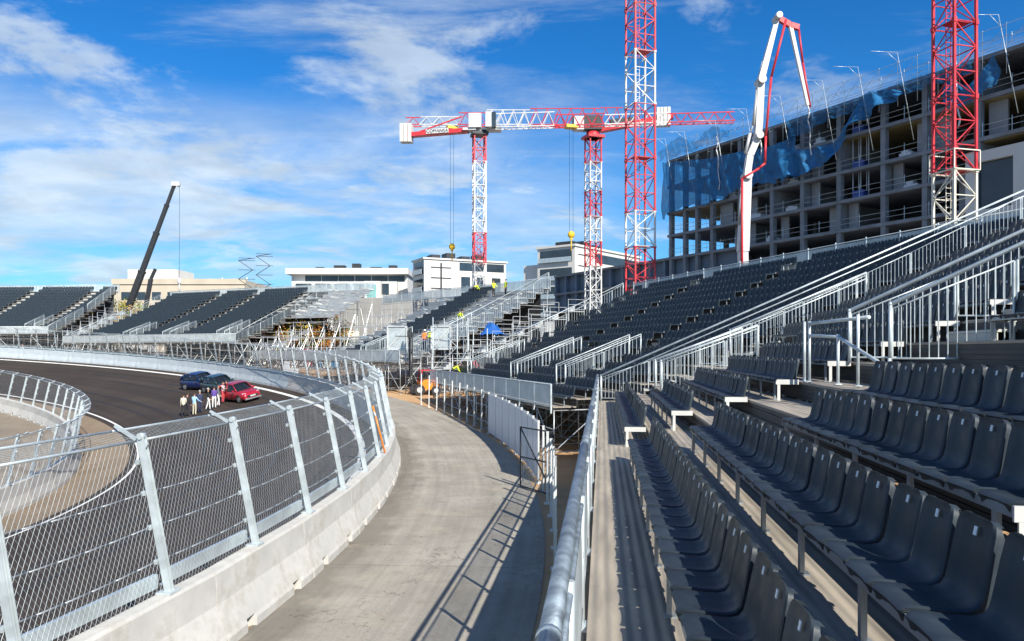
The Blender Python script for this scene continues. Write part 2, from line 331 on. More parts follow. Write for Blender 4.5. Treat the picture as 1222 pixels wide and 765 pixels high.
# ------------------------------------------------------------------ debris fences
LEAN = .20
def post_mesh(H=2.52, arm=.46):
    b = MB(); y = LEAN
    b.bar((0,0,-.05), (0,y*H,H), .040, .08, up=(0,1,0))
    b.bar((-.040,-.012,-.05), (-.040,y*H-.012,H), .010, .125, up=(0,1,0))
    b.bar((.040,-.012,-.05), (.040,y*H-.012,H), .010, .125, up=(0,1,0))
    b.bar((0,y*H-.12,H-.16), (0,y*H+arm,H+.16), .045, .07, w2=.035, h2=.045)
    b.tube((-.07,y*H-.02,H+.0), (.07,y*H-.02,H+.0), .055, 8)
    for t in (.5,1.05,1.6,2.1): b.box((0,y*t+.10,t), (.16,.06,.07))
    b.box((0,.02,.02), (.30,.26,.03))
    return b.mesh('post', M['galv_light'])
def wire_mesh(W, H=2.42, arm=.46, p=.052, q=.078, rw=.0023):
    b = MB(); nx = int(W/p); y = LEAN
    def at(x, t):
        if t <= H: return Vector((x, y*t+.085, t+.02))
        u = t-H; return Vector((x, y*H+.085+u*.95, H+.02+u*.32))
    nt_ = int((H+arm)/q)
    for i in range(nx+1):
        x0 = -W/2 + (W/nx)*i
        pts = [at(x0 + (p/2 if ((k+i) % 2) else -p/2)*.97 if 0 < i < nx else x0, min(k*q, H+arm)) for k in range(nt_+2)]
        for a, c in zip(pts, pts[1:]):
            b.tube(a, c, rw, 3, caps=False)
    return b.mesh('mesh_panel', M['wire'])
def cable_mesh(W, sag=.03):
    b = MB()
    pts = [Vector((-W/2+W*k/6, .11, -sag*(1-(2*k/6-1)**2))) for k in range(7)]
    b.path(pts, .013, 6)
    return b.mesh('cable', M['cable'])
def rail_mesh(W, H=2.42, arm=.46):
    b = MB(); y = LEAN
    b.tube((-W/2,y*H+.085,H+.02), (W/2,y*H+.085,H+.02), .022, 6)
    b.tube((-W/2,y*H+.085+arm*.95,H+.02+arm*.32), (W/2,y*H+.085+arm*.95,H+.02+arm*.32), .022, 6)
    return b.mesh('edge_rail', M['galv'])
def bottom_mesh(W):
    b = MB(); b.bar((-W/2+.08,.16,.20), (W/2-.08,.16,.20), .02, .22, up=(0,0,1)); b.bar((-W/2+.08,.19,.30), (W/2-.08,.19,.30), .07, .03); b.bar((-W/2+.08,.19,.10), (W/2-.08,.19,.10), .07, .03)
    return b.mesh('bottom_rail', M['galv'])
def tree_tarp():
    pass
W_ = 3.05
fw, fc, fr, fb, fp = wire_mesh(W_), cable_mesh(W_), rail_mesh(W_), bottom_mesh(W_), post_mesh()
fence = empty('debris_fence', PT(R_WALL, 0, BH), 0, 'tall galvanised debris fence of leaning posts and diamond mesh along the outer concrete barrier', 'debris fence')
INV = Matrix.Translation(-fence.location)
p = P0 + DP*.0
k = 0
while p < 111:
    inst('post', fp, fence, INV @ frame_at(R_WALL, p, .2, BH))
    Mx = INV @ frame_at(R_WALL, p+DP/2, DP, BH)
    pn = inst('mesh_panel', fw, fence, Mx)
    for nm, me in (('edge_rail', fr), ('bottom_rail', fb)):
        c = inst(nm, me, pn); c.matrix_local = Matrix.Identity(4)
    for t in (.5, 1.05, 1.6): inst('cable', fc, pn, Matrix.Translation((0, LEAN*t, t)))
    p += DP; k += 1
inst('post', fp, fence, INV @ frame_at(R_WALL, p, .2, BH))
W2 = 3.0; DP2 = math.degrees(W2/60.7)
gw, gr, gp = wire_mesh(W2, 2.3, .40, .13, .14, .0045), rail_mesh(W2, 2.3, .40), post_mesh(2.35, .42)
LEAN_ = LEAN
fence2 = empty('debris_fence', PT(60.7, 20, BH), 0, 'debris fence with bent post tops standing on the white infield barrier', 'debris fence')
INV = Matrix.Translation(-fence2.location)
for k in range(33):
    p = -22 + k*DP2
    inst('post', gp, fence2, INV @ frame_at(60.7, p, .2, BH, flip=True))
    if k < 32:
        pn = inst('mesh_panel', gw, fence2, INV @ frame_at(60.7, p+DP2/2, DP2, BH, flip=True))
        c = inst('edge_rail', gr, pn); c.matrix_local = Matrix.Identity(4)
# ------------------------------------------------------------------ grandstands
NR, PITCH = 17, 1.08
def prof(i): return .35*i + .0075*i*i
def xr(i): return .08 if i == 0 else .17 + PITCH*i
def subtract(a, b, holes):
    segs = [(a, b)]
    for h0, h1 in holes:
        out = []
        for s0, s1 in segs:
            if h1 <= s0 or h0 >= s1: out.append((s0, s1)); continue
            if h0 > s0: out.append((s0, h0))
            if h1 < s1: out.append((h1, s1))
        segs = out
    return [(x, y) for x, y in segs if y-x > .3]

def stair_rail(root, s, i0, i1, near=True, rad=.03, twin=False, zoff=0.0, endpanel=False):
    """sloping guard rail up an aisle: modules with level bottoms and upright bars"""
    def x_(i): return xr(i)-.1 if i > 0 else .15
    top = lambda i: prof(i)+1.12+zoff
    b = MB(); rad = .042 if near else rad
    if twin: b.tube((x_(i0), s, top(i0)-.24), (x_(i1), s, top(i1)-.24), .028, 8)
    b.tube((x_(i0), s, top(i0)), (x_(i1), s, top(i1)), rad, 8); b.ball((x_(i0), s, top(i0)), rad*1.05); 
    b.tube((x_(i0), s, top(i0)-.0), (x_(i0), s, prof(i0)), rad*.85, 8); b.tube((x_(i1), s, top(i1)), (x_(i1), s, prof(i1)), rad*.85, 8)
    rail = b.build('stair_rail', M['galv_light'], root)
    i = i0
    while i < i1:
        j = min(i+2, i1); c = MB(); xa, xb = x_(i)+.03, x_(j)-.03
        zb = prof(i)+.12
        zt = lambda x: top(i)+(top(j)-top(i))*(x-x_(i))/(x_(j)-x_(i))-.10
        c.tube((xa, s, zb), (xb, s, zb), .020, 6); c.tube((xa, s, zt(xa)), (xb, s, zt(xb)), .018, 6)
        n = max(3, int((xb-xa)/(.15 if near else .22)))
        for q in range(n+1):
            x = xa+(xb-xa)*q/n
            r_ = .026 if q in (0, n) else .011 if near else .014
            c.tube((x, s, zb), (x, s, zt(x)), r_, 5, caps=False)
        c.build('bar_infill', M['galv_light'], rail); i = j
    return rail

SEATS = []        # (world matrix, stand key, row, block number, index from block end, block description)
def stand(key, org, heading, zdeck, L, s_min, label, aisles=(), holes=(), bare=(), nodeck=(), rails=(), front='panel', near=False):
    global SIGN
    root = empty('grandstand', (org[0], org[1], zdeck), R(-heading), label, 'grandstand')
    W = Matrix.Translation(root.location) @ Matrix.Rotation(R(-heading), 4, 'Z')
    for i in range(NR):
        x0, x1, z = xr(i), xr(i+1), prof(i)
        nd = [(a, b) for a, b, r0, r1 in nodeck if r0 <= i <= r1]
        for a, b_ in subtract(s_min, L, nd + ([(-.004, .004)] if key == 'D' else [])):
            b = MB(); 
            if near and i < 6:
                w = 2.57; y = a
                while y < b_-.01:
                    b.bx(x0, x1-.004, y+.004, min(y+w, b_)-.004, z-.05, z + (0.0 if int(y/w) % 2 else .0)); y += w
            else: b.bx(x0, x1-.004, a, b_, z-.05, z)
            b.build('deck_platform', M['deck_new'] if key == 'C' or (key == 'D' and b_ < 1) else M['deck'], root)
            if i > 0:
                b = MB(); zz = prof(i-1)+.02; n = 4; h = (z-.055-zz)/n
                for q in range(n): b.bx(x0+.012*(q % 2), x0+.03+.012*(q % 2), a, b_, zz+q*h+.004, zz+(q+1)*h-.002)
                b.bx(x0+.03, x0+.05, a, b_, zz, z-.055)
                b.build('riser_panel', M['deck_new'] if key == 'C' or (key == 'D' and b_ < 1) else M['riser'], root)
        gaps = [(a, b) for a, b, r0, r1 in list(aisles)+list(holes)+list(bare) if r0 <= i <= r1] + nd
        for bi_, (a, b_) in enumerate(subtract(s_min+.1, L-.1, gaps)):
            n = int((b_-a)/.5)
            if n < 2: continue
            st = a + ((b_-a)-n*.5)/2 if not near else (b_-n*.5 if bi_ == 0 and i not in (1,2) else a)
            xs = .69 + PITCH*i
            b = MB(); b.bx(xs+.03, xs+.08, st, st+n*.5, z+.37, z+.44); b.bx(xs+.30, xs+.34, st, st+n*.5, z+.36, z+.425)
            y = st+.3
            lg = b
            while y < st+n*.5:
                lg.bx(xs+.04, xs+.08, y-.03, y+.03, z, z+.375); lg.bx(xs+.079, xs+.32, y-.02, y+.02, z+.365, z+.40)
                if near and i < 5: lg.bx(xs+.02, xs+.12, y-.05, y+.05, z, z+.015)
                y += 1.5
            b.build('seat_beam', M['beam'], root)
            if near:
                for e, ys in ((0, st), (1, st+n*.5)):
                    pl = MB(); pl.bx(xs+.02, xs+.50, ys-.012, ys+.012, z+.35, z+.455); pl.bx(xs+.05, xs+.11, ys-.01, ys+.01, z, z+.35)
                    epl = pl.build('end_plate', M['plate'], root)
                    if i == 2 and bi_ == 0 and e == 0: SIGN = (epl, xs, ys, z)
            for k in range(n):
                SEATS.append((W @ Matrix.Translation((xs, st+(k+.5)*.5, z+.045)), key, i, bi_, k, n))
    # aisle steps
    for a, b_, r0, r1 in aisles:
        if b_-a > 3: continue
        for i in range(r0, min(r1, NR-2)+1):
            h = (prof(i+1)-prof(i))/2
            b = MB(); b.bx(xr(i+1)-.36, xr(i+1)-.003, a+.1, b_-.1, prof(i)+h-.05, prof(i)+h); b.bx(xr(i+1)-.34, xr(i+1)-.32, a+.12, b_-.12, prof(i), prof(i)+h-.052)
            b.bx(xr(i+1)+.004, xr(i+1)+.09, a+.1, b_-.1, prof(i+1)+.002, prof(i+1)+.012)
            b.build('aisle_step', M['step'], root)
    for a, i0, i1 in rails: stair_rail(root, a, i0, i1, near, twin=near and a > 32)
    # front railing
    b = MB(); rr = .046 if near else .03
    y0 = max(s_min, 0) if key in 'BD' else s_min; n = int((L-y0)/2.3); w = (L-y0)/n
    if near:
        y = y0
        while y < L-.1:
            y1 = min(y+5.9, L); b.tube((0, y, 1.12), (0, y1, 1.12), rr, 14); b.tube((0, y1-.02, 1.12), (0, y1+.02, 1.12), rr+.006, 14); y = y1
        b.cur = 0; b.tube((.0, y0, .12), (.0, L, .12), .02, 8); b.tube((.03, y0, .95), (.03, L, .95), .022, 8)
    else:
        b.tube((0, y0, 1.05), (0, L, 1.05), rr, 8); b.bar((0, y0, .04), (0, L, .04), .06, .10)
    fr = b.build('front_railing', M['galv_pipe'] if near else M['galv'], root)
    for k in range(n+1):
        p = MB(); y = y0+k*w
        if near:
            p.tube((.03, y, -.25), (.03, y, 1.02), .03, 8); p.box((.05, y, -.04), (.10,.14,.05)); p.tube((.03, y+.07, -.2), (.03, y+.07, .95), .022, 6)
            p.box((.03, y+.035, .55), (.05, .12, .05))
        else: p.bar((0, y, -.3), (0, y, 1.05), .07)
        p.build('post', M['galv_light'], fr)
    for k in range(n):
        ya, yb = y0+k*w+.06, y0+(k+1)*w-.06
        p = MB()
        if near:
            q = ya+.05
            while q < yb: p.tube((.03, q, .12), (.03, q, .95), .011, 5, caps=False); q += .09
            for zz in (.12, .95): p.tube((.03, ya, zz), (.03, yb, zz), .017, 6)
            p.build('bar_infill', M['galv_light'], fr)
        else:
            p.bx(-.008, .008, ya, yb, .12, 1.0); p.build('mesh_infill', M['panel'], fr)
    # back railing
    zt = prof(NR-1); xb = xr(NR)-.06; y0 = -8.6 if key == 'B' else s_min
    b = MB(); b.tube((xb, y0, zt+1.15), (xb, L, zt+1.15), .03, 8); b.tube((xb, y0, zt+.08), (xb, L, zt+.08), .03, 6)
    br = b.build('back_railing', M['galv'], root)
    n = int((L-y0)/2.3); w = (L-y0)/n
    for k in range(n+1):
        p = MB(); y = y0+k*w; p.bar((xb, y, zt-.3), (xb, y, zt+1.25), .06); p.build('post', M['galv_light'], br)
        if k < n:
            p = MB(); p.bx(xb-.008, xb+.008, y+.1, y+w-.1, zt+.12, zt+1.08); p.build('mesh_infill', M['panel'], br)
    if key in 'BCDE':
        for a, b_ in subtract((-8.0 if key == 'B' else s_min+.3), L-.3, [(x, y) for x, y, r0, r1 in nodeck if key != 'B']):
            b = MB(); n_ = max(2, int((b_-a)/2.5)); rows = []
            for k in range(n_+1):
                y = a+(b_-a)*k/n_; q = W @ Vector((17.4, y, 0)); rows.append([(17.4, y, ground_z(q.x, q.y)-zdeck+.1), (17.4, y, zt-.4)])
            b.sheet(rows); b.build('shade_sheet', M['screen'], root)  # added dark sheet, darkens the view under the decks
    # scaffold frames below
    s_sc = 0.0 if key == 'B' else s_min
    nb = int(round((L-s_sc)/2.57)); w = (L-s_sc-.3)/nb
    xs_ = [.2, 2.4, 4.7, 7.9, 11.1, 14.4, 18.2]
    def under(x):
        i = 0
        while i < NR-1 and xr(i+1) < x: i += 1
        return prof(i)-.06
    for k in range(nb+1):
        y = s_sc+.15+k*w; b = MB(); g = []
        for x in xs_:
            q = W @ Vector((x, y, 0)); gz = ground_z(q.x, q.y)-zdeck; g.append(gz)
            b.tube((x, y, gz), (x, y, under(x)), .03, 5); b.box((x, y, gz+.02), (.2,.2,.04))
        for (x, gz), (x2, g2) in zip(zip(xs_, g), zip(xs_[1:], g[1:])):
            for lv in (.35, 2.3, 4.2, 6.1):
                if gz+lv < under(x)-.2: b.tube((x, y, gz+lv), (x2, y, gz+lv), .024, 4, caps=False)
            b.tube((x, y, gz+.35), (x2, y, max(gz+.5, under(x)-.25)), .024, 4, caps=False)
            b.tube((x, y, under(x)-.12), (x2, y, under(x)-.12), .035, 4, caps=False)
        b.build('scaffold_frame', M['scaffold'], root)
    for x, nm in ((.2,0), (2.4,0), (7.9,1), (18.2,1)):
        b = MB()
        for k in range(nb):
            ya, yb = s_sc+.15+k*w, s_sc+.15+(k+1)*w
            q = W @ Vector((x, ya, 0)); gz = ground_z(q.x, q.y)-zdeck; u = under(x)
            lv = .4
            while gz+lv < u-.1: b.tube((x, ya, gz+lv), (x, yb, gz+lv), .024, 4, caps=False); lv += 1.0 if nm == 0 else 2.0
            b.tube((x, ya, u-.1), (x, yb, u-.1), .03, 4, caps=False)
            if k % 2 == 0: b.tube((x, ya, gz+.3), (x, yb, u-.15), .024, 4, caps=False)
        b.build('scaffold_brace', M['scaffold'], root)
    return root, W

A_root, A_W = stand('A', (-.2, 0), 6.68, EYE-2.2, 34.2, -3.0,
  'grandstand whose dark seats rise beside the camera behind a thick pipe railing',
  aisles=[(14.95,17.2,6,16), (32.9,34.2,0,16)],
  holes=[(15.2,17.8,0,0),(14.4,18.1,1,1),(12.1,17.3,2,2),(12.6,17.3,3,3),(8.6,17.3,4,5),(26.4,33,1,5),(-3,3.3,1,1),(-3,5.4,2,2)],
  rails=[(14.9,5,17),(17.25,5,17),(33.95,0,17),(32.75,5,10),(27.0,2,5),(30.0,2,5)], near=True)
B_root, B_W = stand('B', (1.8, 35.5), -16.8, EYE-2.6, 29.6, -9.0,
  'grandstand of dark seats between the tall crane mast and the white screen fence',
  aisles=[(4.0,5.4,1,6),(12.5,13.9,1,6),(24.5,25.8,1,6),(16.4,17.6,7,16),(26.6,27.7,7,16),(5.6,6.6,7,16)],
  rails=[(4.0,2,6),(5.4,2,6),(12.5,2,6),(13.9,2,6),(24.5,2,6),(25.8,2,6),(29.35,3,16)],
  nodeck=[(-9.5, max(-8.9, -.75-.434*(xr(i)+.1)) if i > 1 else -.02, i, i) for i in range(NR)])
C_root, C_W = stand('C', (-10.1, 68.9), -40.2, EYE-1.0, 34.0, 0.0,
  'half finished grandstand with bare decks, one band of seats and workers on top',
  aisles=[(8.0,9.0,0,16)], bare=[(0,8.6,0,16),(14.4,34,0,16)], nodeck=[(19.6,34,2,16)],
  rails=[(.15,1,17),(2.2,2,9),(8.0,1,6),(9.0,1,5)])
D_root, D_W = stand('D', (-34.5, 96.0), -63.7, EYE+1.1, 33.8, -7.5,
  'far grandstand of dark seats in front of the sandy coloured building',
  aisles=[(3.2,4.4,0,16),(13.2,14.4,0,16),(21.1,22.3,0,16)], bare=[(0,3.3,9,16),(-8,.1,0,16)], nodeck=[(-8,0,0,8)],
  rails=[(.15,0,16),(3.1,1,5),(4.5,1,5),(13.1,1,5),(14.5,1,5),(21.0,1,5),(22.4,1,5),(33.5,0,15)])
E_root, E_W = stand('E', (-67.3, 111.6), -87.2, EYE+2.45, 33.8, 0.0,
  'farthest grandstand of dark seats, its railed end stair beside the black crane boom',
  aisles=[(3.0,4.2,0,16),(13.5,14.7,0,16),(24,25.2,0,16)],
  rails=[(.2,0,8),(.2,9,16),(2.9,1,5),(4.3,1,5)])

# rails round the stair opening in the near stand
zA = prof(4)
for pts in ([(4.55,16.9,zA+1.0),(4.75,15.6,zA+.95)], [(4.75,15.6,zA+.95),(5.2,13.2,zA+.15)], [(4.55,16.9,zA+1.25),(5.1,14.9,zA+1.3)]):
    b = MB(); b.path([Vector(q) for q in pts], .035, 8); b.build('landing_rail', M['galv_light'], A_root)
for x, y, h in ((4.55,16.9,1.3),(4.75,15.6,1.0),(4.9,14.9,1.35),(5.1,13.9,.55),(4.5,17.1,1.3)):
    b = MB(); b.tube((x,y,prof(3) if x < 4.49 else zA), (x,y,zA+h), .03, 8); b.box((x,y,zA+.03), (.12,.12,.02)); b.build('landing_post', M['galv_light'], A_root)
# writing on the row sign at the end of the third row
def text_obj(name, body, size, m, parent, Mx, extrude=.002):
    cu = bpy.data.curves.new(name, 'FONT'); cu.body = body; cu.size = size; cu.extrude = extrude; cu.align_x = 'CENTER'; cu.align_y = 'CENTER'
    o = bpy.data.objects.new(name, cu); COL.objects.link(o)
    dg = bpy.context.evaluated_depsgraph_get(); me = bpy.data.meshes.new_from_object(o.evaluated_get(dg))
    COL.objects.unlink(o); bpy.data.objects.remove(o)
    me.materials.clear(); me.materials.append(m)
    return inst(name, me, parent, Mx)

epl, xs, ys, z = SIGN
def face_cam(x, z): return Matrix(((1,0,0,x),(0,0,-1,ys-.0155),(0,1,0,z),(0,0,0,1)))
text_obj('lettering', 'Rang 15', .036, M['ink'], epl, face_cam(xs+.22, z+.40), .001)
text_obj('lettering', 'M', .036, M['ink'], epl, face_cam(xs+.42, z+.405), .001)
# ------------------------------------------------------------------ seats
def seat_mesh(name, hi=True):
    #   depth, height, half width
    P = [(.015,.385,.205),(.0,.41,.215),(.03,.432,.22),(.12,.432,.228),(.24,.420,.230),(.33,.420,.230),(.385,.435,.229),(.415,.475,.228),(.43,.54,.228),(.447,.63,.226),(.465,.73,.223),(.482,.81,.218),(.490,.848,.206),(.496,.870,.188),(.499,.882,.150)]
    if not hi: P = [P[i] for i in (0,2,5,7,10,12,14)]
    n = len(P); rows = []
    for i, (d, z, w) in enumerate(P):
        a = P[max(0,i-1)]; c = P[min(n-1,i+1)]; t = Vector((c[0]-a[0], 0, c[1]-a[1])).normalized()
        nrm = Vector((-t.z, 0, t.x))            # towards the sitter / up
        back = i/(n-1)
        dish = .022 if 2 < i < n-2 else .010
        fl = .050 if i > n*.38 else .030
        if i >= n-3: fl = .035
        cols = [(-w+.004, -fl), (-w, -.004), (-w*.93, .006), (-w*.6, -dish*.6), (0, -dish), (w*.6, -dish*.6), (w*.93, .006), (w, -.004), (w-.004, -fl)]
        if not hi: cols = [(-w, -fl), (-w, 0), (0, -dish), (w, 0), (w, -fl)]
        rows.append([Vector((d, y, z)) + nrm*o for y, o in cols])
    b = MB(); b.smooth = True; b.sheet([list(reversed(r_)) for r_ in rows])
    # rolled lip at the front and over the top
    f0 = [v + Vector((.012,0,-.035)) for v in rows[0]]; b.sheet([list(reversed(f0)), list(reversed(rows[0]))])
    e0 = [v + Vector((.030,0,-.030)) for v in rows[-1]]; b.sheet([list(reversed(rows[-1])), list(reversed(e0))])
    if hi:   # second skin so that the shell has thickness from behind
        inner = [[v + Vector((.012,0,-.012)) for v in r_[1:-1]] for r_ in rows]
        b.sheet(inner)
    me = b.mesh(name, M['seat'])
    try: me.set_sharp_from_angle(angle=R(50))
    except Exception: pass
    return me
def tag_mesh():
    b = MB(); t = Vector((.017,0,.08)).normalized(); nrm = Vector((-t.z,0,t.x))
    c = Vector((.474,.0,.80)) + nrm*(-.012)
    w, h = .016, .025
    vs = []
    for off in (0, .006):
        for a, q in ((-w,-h),(w,-h),(w,h),(-w,h)): vs.append(c + Vector((0,a,0)) + t*q + nrm*off)
    b.add(vs, [(0,1,2,3),(7,6,5,4),(0,4,5,1),(1,5,6,2),(2,6,7,3),(3,7,4,0)])
    # a small dark figure on the plate
    return b.mesh('number_plate', M['tag'])
seat_hi, seat_lo, plate = seat_mesh('stadium_seat'), seat_mesh('stadium_seat', False), tag_mesh()
F_PX = 918.0
def px(v):
    return (611+F_PX*v.x/v.y, 418.5-F_PX*(v.z-EYE)/v.y) if v.y > .3 else (None, None)
cand = []
for q, (Mw, key, i, bl, k, n) in enumerate(SEATS):
    c = Mw @ Vector((.3, 0, .6)); x, y = px(c)
    if x is None or not (-60 < x < 1290 and y < 860): continue
    cand.append((c.length if False else (c - Vector((0,0,EYE))).length, q))
cand.sort(); chosen = [q for d, q in cand[:300]]; chs = set(chosen)
ROWN = ['front row', 'second row', 'third row', 'fourth row', 'fifth row', 'sixth row', 'seventh row', 'eighth row'] + [ordinal(i)+' row' for i in range(9, 18)]
for q in chosen:
    Mw, key, i, bl, k, n = SEATS[q]
    rj = random.Random(q); o = inst('stadium_seat', seat_hi, None, Mw @ Matrix.Translation((rj.uniform(-.006,.006), rj.uniform(-.005,.005), rj.uniform(-.003,.003))) @ Matrix.Rotation(rj.gauss(0,.010), 4, 'Z') @ Matrix.Rotation(rj.gauss(0,.008), 4, 'Y'))
    if bl == 0 and key == 'A': where = f'{ordinal(n-k)} before the stair gap'
    elif key == 'A': where = f'{ordinal(k+1)} past the stair gap'
    else: where = f'{ordinal(k+1)} in its {ordinal(bl+1)} block'
    tag(o, f'dark grey plastic seat, {ROWN[i]} of the nearest stand, {where}' if key == 'A' else f'dark seat, {ROWN[i]} of the second stand, {where}', 'seat', 'dark grey stadium seats')
    p = inst('number_plate', plate, o); p.matrix_local = Matrix.Identity(4)
# all the other seats of the stands, too many to part
sv = np.array([v.co for v in seat_lo.vertices]); sf = [tuple(p.vertices) for p in seat_lo.polygons]
V, Fc = [], []; off = 0
for q, s_ in enumerate(SEATS):
    if q in chs: continue
    if s_[1] == 'A':
        c_ = s_[0] @ Vector((.3,0,.6))
        if c_.y < 0: continue
    Mw = np.array(s_[0]); V.append(sv @ Mw[:3,:3].T + Mw[:3,3]); Fc += [tuple(off+i for i in f) for f in sf]; off += len(sv)
me = bpy.data.meshes.new('distant_seat'); me.from_pydata(np.concatenate(V).tolist(), [], Fc); me.materials.append(M['seat']); me.update()
rest = inst('distant_seating', me)
tag(rest, 'rows of small dark seats filling the grandstands round the bend', 'seating', None, 'stuff')
print('SEATS', len(SEATS), 'chosen', len(chosen))
# ------------------------------------------------------------------ concrete building under construction
M['conc'] = mat('raw_cast_concrete', (.20,.22,.245), .9, 0, .24, .8, .2, 20, stain=(.13,.135,.14), stain_amt=.6, stain_scale=.5)
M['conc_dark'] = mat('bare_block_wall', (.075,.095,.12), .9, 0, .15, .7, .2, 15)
M['conc_wall'] = mat('smooth_concrete_wall', (.31,.33,.35), .85, 0, .14, .5, stain=(.24,.25,.26), stain_amt=.5, stain_scale=.4)
M['podium'] = mat('blue_grey_podium_wall', (.14,.18,.235), .8, 0, .15, .6)
M['formwork'] = mat('yellow_formwork_ply', (.30,.24,.10), .7, 0, .2, .8)
M['net'] = see_through(mat('blue_safety_net', (.010,.14,.32), .7, 0, .25, 1.2), .42)
M['net_thick'] = see_through(mat('bunched_blue_net', (.010,.14,.33), .7, 0, .35, 1.2), .78)
M['white_wall'] = mat('white_render', (.60,.585,.55), .85, 0, .08, .3)
M['sand_wall'] = mat('sand_coloured_wall', (.47,.41,.32), .85, 0, .08, .3)
M['glass'] = mat('dark_window_glass', (.03,.045,.06), .12, 0, .3, .5)
M['glass_green'] = mat('green_tinted_glass', (.20,.42,.40), .15, 0, .2, .5)
M['blue_box'] = mat('blue_painted_crate', (.03,.07,.30), .5, 0, .1)
M['red'] = mat('red_crane_paint', (.52,.022,.034), .48, 0, .2, 1.5, stain=(.30,.05,.05), stain_amt=.6, stain_scale=1.1)
M['white_paint'] = mat('white_crane_paint', (.60,.60,.59), .48, 0, .12, 1.5, stain=(.34,.31,.28), stain_amt=.5, stain_scale=1.3)
M['boom_white'] = mat('dusty_white_boom_paint', (.56,.56,.55), .5, 0, .14, 1.2, stain=(.22,.20,.18), stain_amt=.5, stain_scale=1.4)
M['cream_paint'] = mat('cream_crane_paint', (.62,.59,.50), .45, 0, .10, 1.5)
M['yellow'] = mat('yellow_hook_paint', (.75,.45,.02), .5, 0, .1)
M['dark_metal'] = mat('dark_machine_metal', (.035,.038,.042), .5, .3, .2, 3)
M['grey_paint'] = mat('light_grey_machine_paint', (.45,.46,.46), .5, .1, .12, 2)
M['ballast'] = mat('pale_ballast_block', (.58,.57,.53), .8, 0, .08, 1)

bo, bd = Vector((20.9, 101.0, 0)), Vector((.4756, -.88, 0)).normalized()
bn = Vector((-bd.y, bd.x, 0))                            # into the building
if bn.x < 0: bn = -bn
bld = empty('concrete_building', (bo.x, bo.y, ground_z(bo.x, bo.y)-.3), math.atan2(bd.y, bd.x), 'raw concrete building under construction with open floors and torn blue netting', 'building')
BZ = bld.location.z
# local x along the facade towards the camera, local y into the building
TEND, DEPTH = 64.0, 15.0
FL = [v+EYE-BZ for v in (3.4, 6.4, 9.35, 12.25, 15.2, 18.15, 21.6, 25.0)]
cols_t = [0, 2.7, 5.0, 7.7, 12.3, 17.2, 21.4, 26, 31, 35.2, 40, 45, 50, 55.5, 61]
for k, z in enumerate(FL):
    x0 = -.5 if k >= 4 else -29.0
    b = MB(); b.bx(x0, TEND, -.25, DEPTH, z-.32, z); b.build('floor_slab', M['conc'], bld)
    # guard rail on the slab edge
    if z > FL[2]:
        g = MB(); q = max(x0, -.4)
        zz = z + .004
        for h in (.5, 1.0): g.tube((q, -.12, zz+h), (TEND, -.12, zz+h), .022, 4, caps=False)
        while q <= TEND: g.tube((q, -.12, zz), (q, -.12, zz+1.25), .025, 4, caps=False); q += 2.4
        if k == len(FL)-1:
            for h in (.5, 1.0): g.tube((-.4, DEPTH-.2, zz+h), (TEND, DEPTH-.2, zz+h), .022, 4, caps=False)
            q = -.4
            while q <= TEND: g.tube((q, DEPTH-.2, zz), (q, DEPTH-.2, zz+1.25), .025, 4, caps=False); q += 2.4
            for y in (-.12, DEPTH-.2): pass
            for h in (.5, 1.0): g.tube((-.4, -.12, zz+h), (-.4, DEPTH-.2, zz+h), .022, 4, caps=False)
        g.build('guard_rail', M['galv'], bld)
for t in cols_t:
    for y, w in ((.05, .55), (7.0, .5)):
        for z0, z1 in zip([0]+FL, FL):
            pass
        b = MB(); zs = [0]+FL
        for z0, z1 in zip(zs, zs[1:]): b.bx(t-.25, t+.25, y-.2, y+.35, z0-.02, z1-.321)
        b.bx(t-.22, t+.22, y-.17, y+.32, 0, FL[-1]-.4)
        b.build('column', M['conc'], bld)
rnd = random.Random(3)
for k in range(3, len(FL)-1):
    z0, z1 = FL[k]+.002, FL[k+1]-.322
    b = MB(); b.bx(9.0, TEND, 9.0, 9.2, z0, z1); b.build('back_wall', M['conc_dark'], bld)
    for a, c in zip(cols_t[3:], cols_t[4:]):
        r_ = rnd.random()
        if k < 6 and r_ < .75:
            w = (c-a)*rnd.uniform(.22, .5); b = MB(); 
            if rnd.random() < .5: b.bx(c-.3-w, c-.3, 1.2, 1.4, z0, z1)
            else: b.bx(a+.3, a+.3+w, 1.0, 1.2, z0, z1)
            b.build('partition_wall', M['conc_wall'], bld)
        if rnd.random() < .5:
            b = MB(); b.bx(a-.1, a+.1, .6, 8.8, z0, z1); b.build('partition_wall', M['conc_wall'], bld)
        if rnd.random() < .35:
            b = MB(); x = rnd.uniform(a+1, c-1.2); b.bx(x, x+rnd.uniform(.8,1.8), .3, 1.2, z0, z0+rnd.uniform(.25,.5)); b.bx(x+.2, x+.9, .35, 1.0, z0, z0+rnd.uniform(.6,.8))
            b.build('material_heap', M['white_fabric'], bld)
for (k, a, c) in ((6, 24.0, TEND-1), (5, .5, 8.5), (5, 40, 52)):
    b = MB(); b.bx(a, c, .3, 8.9, FL[k]-.37, FL[k]-.324); b.build('formwork_sheet', M['formwork'], bld)
for k in (4, 5, 6):
    for q in range(5):
        b = MB(); x = 27.2+q*.45; b.tube((x, .5+.3*(q % 2), FL[k]), (x, .5+.3*(q % 2), FL[k+1]-.32), .045, 6); b.build('prop', M['white_post'], bld)
    b = MB(); b.bx(27.4, 28.6, .2, 1.1, FL[k]+.01, FL[k]+.75); b.bx(27.3, 28.7, .15, 1.15, FL[k]+.6, FL[k]+.68); b.build('crate', M['blue_box'], bld)
